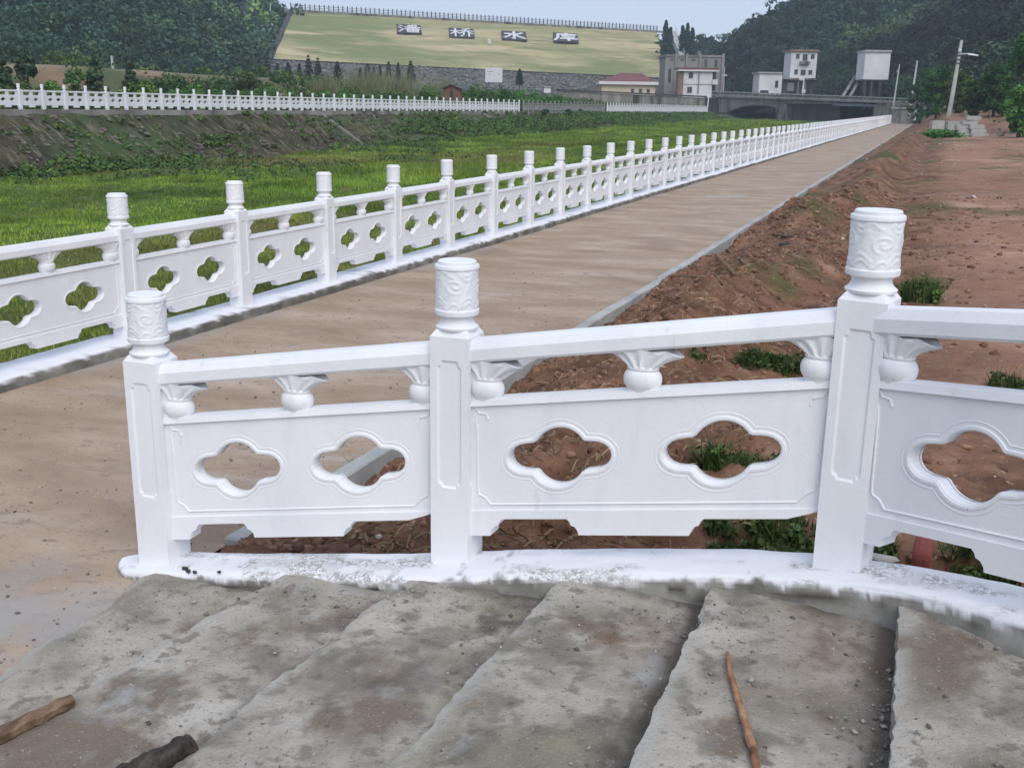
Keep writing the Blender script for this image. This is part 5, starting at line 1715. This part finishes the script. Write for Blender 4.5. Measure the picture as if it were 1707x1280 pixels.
C = np.stack([x, y, meadow_z(x, y) + .15], -1); k = len(C)
V, F, T = leaf_cloud(C, .2 + .25 * rng.random(k), 14, np.full(k, .12), np.ones((k, 3)) * (.6 + .5 * rng.random((k, 1))), .8)
o = link('meadow_weeds', npmesh('meadow_weeds', V, F, MT['bush'], False, {'tint': T}))
tag(o, 'darker leafy weeds at the foot of the far bank', 'weeds', kind='stuff')
# rubble stones set into the far bank: the largest ones are pieces of the bank, the small ones stuff
rk = []
for k in range(6):
    V, F, _ = rocks(np.zeros((1, 3)), [1.], .5, None, .16)
    rk.append(npmesh('bank_stone', V, F, MT['rubble'], False, {'tint': np.ones((len(V), 3)) * (.7 + .12 * k)}))
cnt = 0
while cnt < 280:
    y = 40 + 45 * rng.random() ** 1.1; t = .1 + .88 * rng.random()
    if fbm(y * .10, t * 1.2, 128) + (.45 if 43 < y < 60 else 0) < .12: continue
    p = bank_pt(np.array([y]), np.array([t]))[0]
    o = put('bank_stone', rk[cnt % 6], BANK, p + np.array([.02, 0, .02]), rng.random() * .5 - .25)
    s_ = .07 + .13 * rng.random() ** 2
    o.scale = (s_ * 1.1, s_ * (1.0 + rng.random()), s_)
    o.rotation_euler = (0, .55, rng.random() * .8 - .4)
    cnt += 1
n = 9000
y = rng.uniform(36, 215, n); t = rng.random(n)
ok = fbm(y * .08, t * 1.4, 129) > -.05
P = bank_pt(y[ok], t[ok])
V, F, T = rocks(P, .045 + .12 * rng.random(len(P)) ** 2 + y[ok] * .0004, .55, None, .2, True)
o = link('bank_rubble', npmesh('bank_rubble', V, F, MT['rubble'], False, {'tint': T}), BANK)
o['kind'] = 'stuff'
# pale concrete ribs down the far bank
for y in (72, 104, 118, 146, 152, 176, 183, 190, 199, 206, 214):
    a = bank_pt(np.array([y]), np.array([1.0]))[0]; b = bank_pt(np.array([y]), np.array([.15]))[0]
    mb = MB(); wd = .14
    mb.add([(a[0], y - wd, a[2] + .12), (a[0], y + wd, a[2] + .12), (b[0], y + wd, b[2] + .12), (b[0], y - wd, b[2] + .12), (a[0], y - wd, a[2] - .3), (a[0], y + wd, a[2] - .3), (b[0], y + wd, b[2] - .3), (b[0], y - wd, b[2] - .3)],
           [(0, 1, 2, 3), (0, 3, 7, 4), (1, 5, 6, 2), (3, 2, 6, 7)])
    mb.build('concrete_rib', MT['conc_old'], BANK)

# ------------------------------------------------------------------ soil clods, stones, straw
n = 30000
y = 3.95 + 24 * rng.random(n) ** 1.9; x = np.clip(-1.9 + rng.normal(size=n) * .9, -2.9, 8)
far_ = rng.random(n) < .22
x[far_] = rng.uniform(-2.8, 4, far_.sum())
P = np.stack([x, y, soil_z(x, y) + .35 * soil_fine(x, y)], -1)
d = np.hypot(x, y)
sz = (.006 + .040 * rng.random(n) ** 4.5) * (.8 + d * .035)
big = sz > np.quantile(sz, .80)
V, F, T = cat3([rocks(P[big], sz[big], .7), rocks(P[~big], sz[~big] * 1.15, .7, None, .2, True)])
o = link('soil_clods', npmesh('soil_clods', V, F, MT['clod'], False, {'tint': T * np.array([1, 1, 1])}))
tag(o, 'crumbly red brown clods covering the spoil ridge beside the kerb', 'clods', kind='stuff')
n = 1100
y = 4.2 + 75 * rng.random(n) ** 1.7; x = rng.uniform(-2.6, 6, n)
P = np.stack([x, y, soil_z(x, y) + .02], -1)
V, F, T = rocks(P, (.008 + .022 * rng.random(n) ** 3) * (.7 + np.hypot(x, y) * .03), .6)
o = link('pale_pebbles', npmesh('pale_pebbles', V, F, MT['pebble'], False, {'tint': T}))
tag(o, 'pale pebbles strewn over the red soil', 'pebbles', kind='stuff')
# dry roots and straw on the ridge
n = 2600
y = 4.1 + 16 * rng.random(n) ** 1.6; x = -1.8 + rng.normal(size=n) * .75
ok = (x > -2.85) & (fbm(x * .8, y * .5, 131) > -.15); x, y = x[ok], y[ok]
P = np.stack([x, y, soil_z(x, y) + soil_fine(x, y) + .008], -1)
a = rng.random(len(P)) * 6.28; L = .04 + .13 * rng.random(len(P)); wd = .0022 + .003 * rng.random(len(P))
dv = np.stack([np.cos(a) * L, np.sin(a) * L, (rng.random(len(P)) - .3) * .05], -1); sv = np.stack([-np.sin(a) * wd, np.cos(a) * wd, wd], -1)
mid = P + dv * .5 + np.stack([0 * a, 0 * a, .012 + .02 * rng.random(len(P))], -1)
V = np.stack([P - sv, P + sv, mid + sv, mid - sv, P + dv], 1)
F = np.array([[0, 1, 2], [0, 2, 3], [3, 2, 4]])[None] + (np.arange(len(P)) * 5)[:, None, None]
T = np.repeat(.5 + .8 * rng.random((len(P), 1)), 5, 0) * np.ones((1, 3))
o = link('dry_straw', npmesh('dry_straw', V.reshape(-1, 3), F.reshape(-1, 3), MT['straw'], False, {'tint': T}))
tag(o, 'dry straw and roots scattered over the spoil ridge', 'straw', kind='stuff')


def clump(name, x, y, h, spread, n, label, per=9, group='weed clumps on the red soil', z=None, tint=1., wd=.010):
    k = n
    _r, _a = spread * .62 * np.sqrt(rng.random(k)), rng.random(k) * 6.28
    P = np.stack([_r * np.cos(_a), _r * np.sin(_a) * .8, np.zeros(k)], -1)
    P[:, 2] = soil_z(x + P[:, 0], y + P[:, 1]) - soil_z(x, y)
    V, F, T = blades(P, h * (.5 + .6 * rng.random(k)), wd, per, spread * .12 + .01, .8, (tint,) * 3)
    zz = float(soil_z(x, y)) if z is None else z
    k2 = max(6, n // 2)
    C = P[rng.integers(0, k, k2)] + np.stack([rng.normal(size=k2) * spread * .08, rng.normal(size=k2) * spread * .08, h * (.15 + .5 * rng.random(k2))], -1)
    lf = leaf_cloud(C, np.full(k2, h * .22 + .01), 9, np.full(k2, .022 + h * .05), np.ones((k2, 3)) * tint * (.7 + .8 * rng.random((k2, 1))), .8)
    o = leafobj(name, [(V, F, T), lf], MT['weed'])
    o.location = (x, y, zz)
    tag(o, label, 'weeds', group)


def clump_px(u, v, h, spread, n, label, **k):
    # foot of the plant on the soil along the sight line
    r = ray(u, v); t = .5
    for _ in range(4000):
        p = Vector((0, 0, CAM_Z)) + r * t
        if p.z < float(soil_z(p.x, p.y)) + .01: break
        t += .01 + t * .002
    clump('weed_clump', p.x, p.y, h, spread, n, label, **k)


clump_px(1535, 500, .30, .30, 60, 'green weed clump on the red soil just right of the tallest carved post', per=10, wd=.014)
clump_px(1262, 608, .16, .24, 60, 'dark green weed clump seen between the handrail and the second panel', tint=.7)
clump_px(1320, 612, .13, .30, 70, 'low grass patch beside the right bracket of the second panel', tint=.75)
clump_px(1190, 780, .22, .15, 26, 'tall grass clump seen through the right opening of the second panel', tint=1.0)
clump_px(1255, 775, .09, .30, 46, 'low grass patch filling the right opening of the second panel', tint=.85)
clump_px(1225, 895, .09, .22, 50, 'green grass showing below the second panel at its right', tint=.8)
clump_px(1315, 893, .10, .24, 60, 'green grass below the second panel next to the tallest post', tint=.85)
clump_px(1462, 925, .10, .10, 40, 'small grass tuft in the gap right of the tallest post', tint=.8)
clump_px(1640, 935, .12, .22, 60, 'thin grass below the right-hand panel', tint=.8)
clump_px(1690, 650, .14, .26, 50, 'faint grass patch above the right-hand panel', tint=.7)
clump_px(1165, 600, .09, .10, 18, 'tiny green seedling on the clods right of the middle bracket', tint=1.0)
clump_px(598, 790, .13, .05, 10, 'yellow green sprout at the kerb seen through the first panel', tint=1.5)
for u, v, w_, lb in ((1560, 222, .9, 'left part of the green weed mound before the standing slabs'), (1572, 224, 1.3, 'right part of the green weed mound before the standing slabs')):
    p = at(u, v, 82)
    k = 60
    C = np.stack([rng.normal(size=k) * w_ * .5, rng.normal(size=k) * .4, .15 + .35 * rng.random(k)], -1)
    V, F, T = leaf_cloud(C, .16 + .2 * rng.random(k), 22, np.full(k, .15), np.ones((k, 3)) * (.8 + .7 * rng.random((k, 1))) * np.array([.8, 1.25, .8]), .8)
    o = leafobj('weed_clump', [(V, F, T)], MT['bush']); o.location = (p.x, p.y, float(soil_z(p.x, p.y)))
    tag(o, lb, 'weeds', 'weed mound by the concrete blocks')

# ------------------------------------------------------------------ things lying about
def stick(name, P, rad, mt, label, flat=1., n=9, seed=0):
    P = [Vector(p) for p in P]
    q, rr = [], []
    K = 26
    for i in range(K):
        t = i / (K - 1) * (len(P) - 1); a = min(int(t), len(P) - 2)
        q.append(P[a].lerp(P[a + 1], t - a)); r0 = rad[a] + (rad[a + 1] - rad[a]) * (t - a)
        rr.append(r0 * (1 + .14 * vnoise(i * .6, seed, 141)))
    c = q[0].copy()
    mb = MB().tube([p - c for p in q], rr, n)
    mb.v = [(x + .10 * max(rad) * vnoise(i * .71, seed, 142), y + .10 * max(rad) * vnoise(i * .53, seed, 143), z + .12 * max(rad) * vnoise(i * .37, seed, 144)) for i, (x, y, z) in enumerate(mb.v)]
    o = mb.build(name, MT[mt], None)
    o.location = c
    tag(o, label, 'stick')
    return o


stick('wood_stick', [(-2.465, 2.37, .10), (-2.545, 2.08, .092), (-2.64, 1.72, .085)], [.025, .030, .032], 'wood', 'split brown piece of wood at the lower left corner of the steps', 1, 7, 1)
stick('wood_stick', [(-1.872, 2.235, .172), (-1.935, 2.05, .165), (-2.03, 1.72, .15)], [.036, .044, .046], 'bark_dark', 'thick dark piece of wood at the bottom edge on the second step', 1, 8, 2)
stick('thin_stick', [(-.435, 3.06, .362), (-.40, 2.92, .366), (-.335, 2.73, .368), (-.275, 2.55, .368), (-.24, 2.42, .368), (-.17, 2.15, .368)], [.004, .008, .010, .011, .010, .010], 'wood_red', 'long thin reddish peeled stick lying on the fifth step', 1, 7, 3)
def soil_px(u, v):
    r = ray(u, v); t = .5
    for _ in range(4000):
        p = Vector((0, 0, CAM_Z)) + r * t
        if p.z < float(soil_z(p.x, p.y)) + .015: break
        t += .008 + t * .0015
    return p


for pts, rad, lb in ((((1212, 418), (1235, 440), (1262, 462)), .018, 'pale dry root sticking out of the spoil ridge beside the kerb'), (((1240, 425), (1262, 440), (1275, 466)), .012, 'thin dry root lying right of the thicker one on the ridge'),
                     (((1195, 428), (1222, 462)), .02, 'short split root on the spoil ridge, left of the two others'), (((1285, 392), (1345, 402), (1402, 408)), .022, 'long fallen branch lying across the hollow behind the ridge'),
                     (((1120, 462), (1160, 470), (1190, 466)), .012, 'thin pale twig low on the ridge near the kerb')):
    stick('dry_root', [soil_px(*q) + Vector((0, 0, .02 + .03 * (i % 2))) for i, q in enumerate(pts)], [rad] * len(pts), 'straw' if False else 'wood', lb, 1, 6, int(rad * 1000))
for u, v, s_, lb in ((1403, 398, .045, 'white stone in the hollow left of the tallest carved post'), (1622, 329, .16, 'flat pale stone out on the red soil field'), (1105, 612, .03, 'small pale stone among the clods between the handrail and the second panel')):
    p = soil_px(u, v)
    V, F, T = rocks(np.zeros((1, 3)), [s_], .45)
    o = link('pale_stone', npmesh('pale_stone', V, F, MT['pale_stone'])); o.location = p
    tag(o, lb, 'stone')
p = soil_px(1310, 410)
V, F, T = rocks(np.zeros((1, 3)), [.12], .5)
o = link('dark_stone', npmesh('dark_stone', V, F, MT['bark_dark'])); o.location = p
tag(o, 'dark grey lump lying at the foot of the spoil ridge', 'stone')
o = MB().box(-.10, .10, -.034, .034, 0, .075).build('brick', MT['brick'], None, bevel=.022)
o.location = (.128, 3.86, .43); o.rotation_euler = (0, 0, -1.62)
tag(o, 'red brick behind the kerb under the right-hand panel', 'brick')
V, F, T = rocks(np.zeros((1, 3)), [.05], .5)
o = link('pale_stone', npmesh('pale_stone', V, F, MT['pale_stone'], True)); o.location = (-.02, 3.80, .455); o.scale = (1.5, .8, .8)
tag(o, 'flat pale stone on the kerb just right of the tallest post', 'stone')
# dark crumbs on the kerb by the first post
for i, (x, y, s_, lb) in enumerate(((-2.93, 3.53, .014, 'dark clod on the white kerb beside the first post, leftmost of the crumbs'), (-2.89, 3.50, .013, 'dark clod on the white kerb, second of the crumbs by the first post'), (-2.84, 3.49, .012, 'dark clod on the white kerb, third of the crumbs by the first post'), (-2.72, 3.50, .010, 'small dark clod on the white kerb furthest from the first post'))):
    V, F, T = rocks(np.zeros((1, 3)), [s_], .7)
    o = link('clod', npmesh('clod', V, F, MT['bark_dark'], False)); zk = float(kerb_top(x))
    o.location = (x, y, zk + s_ * .4)
    tag(o, lb, 'clod', 'dark crumbs on the white kerb')
# bark chunk and clod lumps behind the first panel
for i, (x, y, s_, mt_, lb) in enumerate(((-2.35, 3.98, .07, 'clod', 'big red brown clod under the first panel beside the kerb end'), (-2.12, 4.02, .06, 'wood', 'brown bark chunk under the middle of the first panel'), (-2.62, 3.97, .055, 'clod', 'red brown clod next to the kerb end under the first panel'))):
    V, F, T = rocks(np.zeros((1, 3)), [s_], .6)
    o = link('clod' if mt_ == 'clod' else 'bark_chunk', npmesh('lump', V, F, MT[mt_], False, {'tint': T})); o.location = (x, y, float(soil_z(x, y)) + .03)
    tag(o, lb, 'clod')
# gravel and grit on the steps
n = 42000
x = rng.uniform(-3.0, 1.3, n); y = rng.uniform(1.7, 3.44, n)
w_ = np.zeros(n)
for i in range(5):
    (x0, y0), (x1, y1) = NOSE[i + 1]
    xn = x0 + (x1 - x0) * (y - y0) / (y1 - y0)
    w_ = w_ + np.exp(-((xn - x - .05) / .07) ** 2) * (x < xn) * (1.6 if i == 4 else .5)
w_ = w_ + .9 * sstep(3.1, 3.42, y) + .10 + .35 * sstep(.25, .6, fbm(x * 2, y * 2, 151))
ok = rng.random(n) < w_ * .6
x, y = x[ok], y[ok]
z = np.array([tread_z(a, b) for a, b in zip(x, y)])
s_ = .0011 + .0015 * rng.random(len(x)) + .0095 * rng.random(len(x)) ** 18
V, F, T = rocks(np.stack([x, y, z + s_ * .35], -1), s_ * 1.1, .7, np.ones((len(x), 3)) * (.35 + .95 * rng.random((len(x), 1))), .2, True)
o = link('step_gravel', npmesh('step_gravel', V, F, MT['pebble'], False, {'tint': T}))
tag(o, 'grit and small gravel lying on the concrete steps', 'gravel', kind='stuff')
# grit on the path near the steps
n = 1500
x = rng.uniform(-6.0, -3.1, n); y = 2 + 11 * rng.random(n) ** 1.6
s_ = .003 + .009 * rng.random(n) ** 4
V, F, T = rocks(np.stack([x, y, np.full(n, PATH_Z + .004)], -1), s_, .6, np.ones((n, 3)) * (.25 + .7 * rng.random((n, 1))))
o = link('path_grit', npmesh('path_grit', V, F, MT['pebble'], False, {'tint': T}))
tag(o, 'dark grit and crumbs on the brown path', 'grit', kind='stuff')

# ------------------------------------------------------------------ air
hz = MB().box(-420, 330, -60, 520, -5.2, 130).build('haze', None)
hm = bpy.data.materials.new('haze_air'); hm.use_nodes = True
hn = hm.node_tree; hn.nodes.remove(hn.nodes['Principled BSDF'])
pv = hn.nodes.new('ShaderNodeVolumePrincipled')
pv.inputs['Density'].default_value = .0005
pv.inputs['Color'].default_value = (.72, .86, 1, 1)
hn.links.new(pv.outputs[0], hn.nodes['Material Output'].inputs['Volume'])
hz.data.materials.clear(); hz.data.materials.append(hm)
tag(hz, 'thin bluish haze in the valley air', 'haze', kind='stuff')
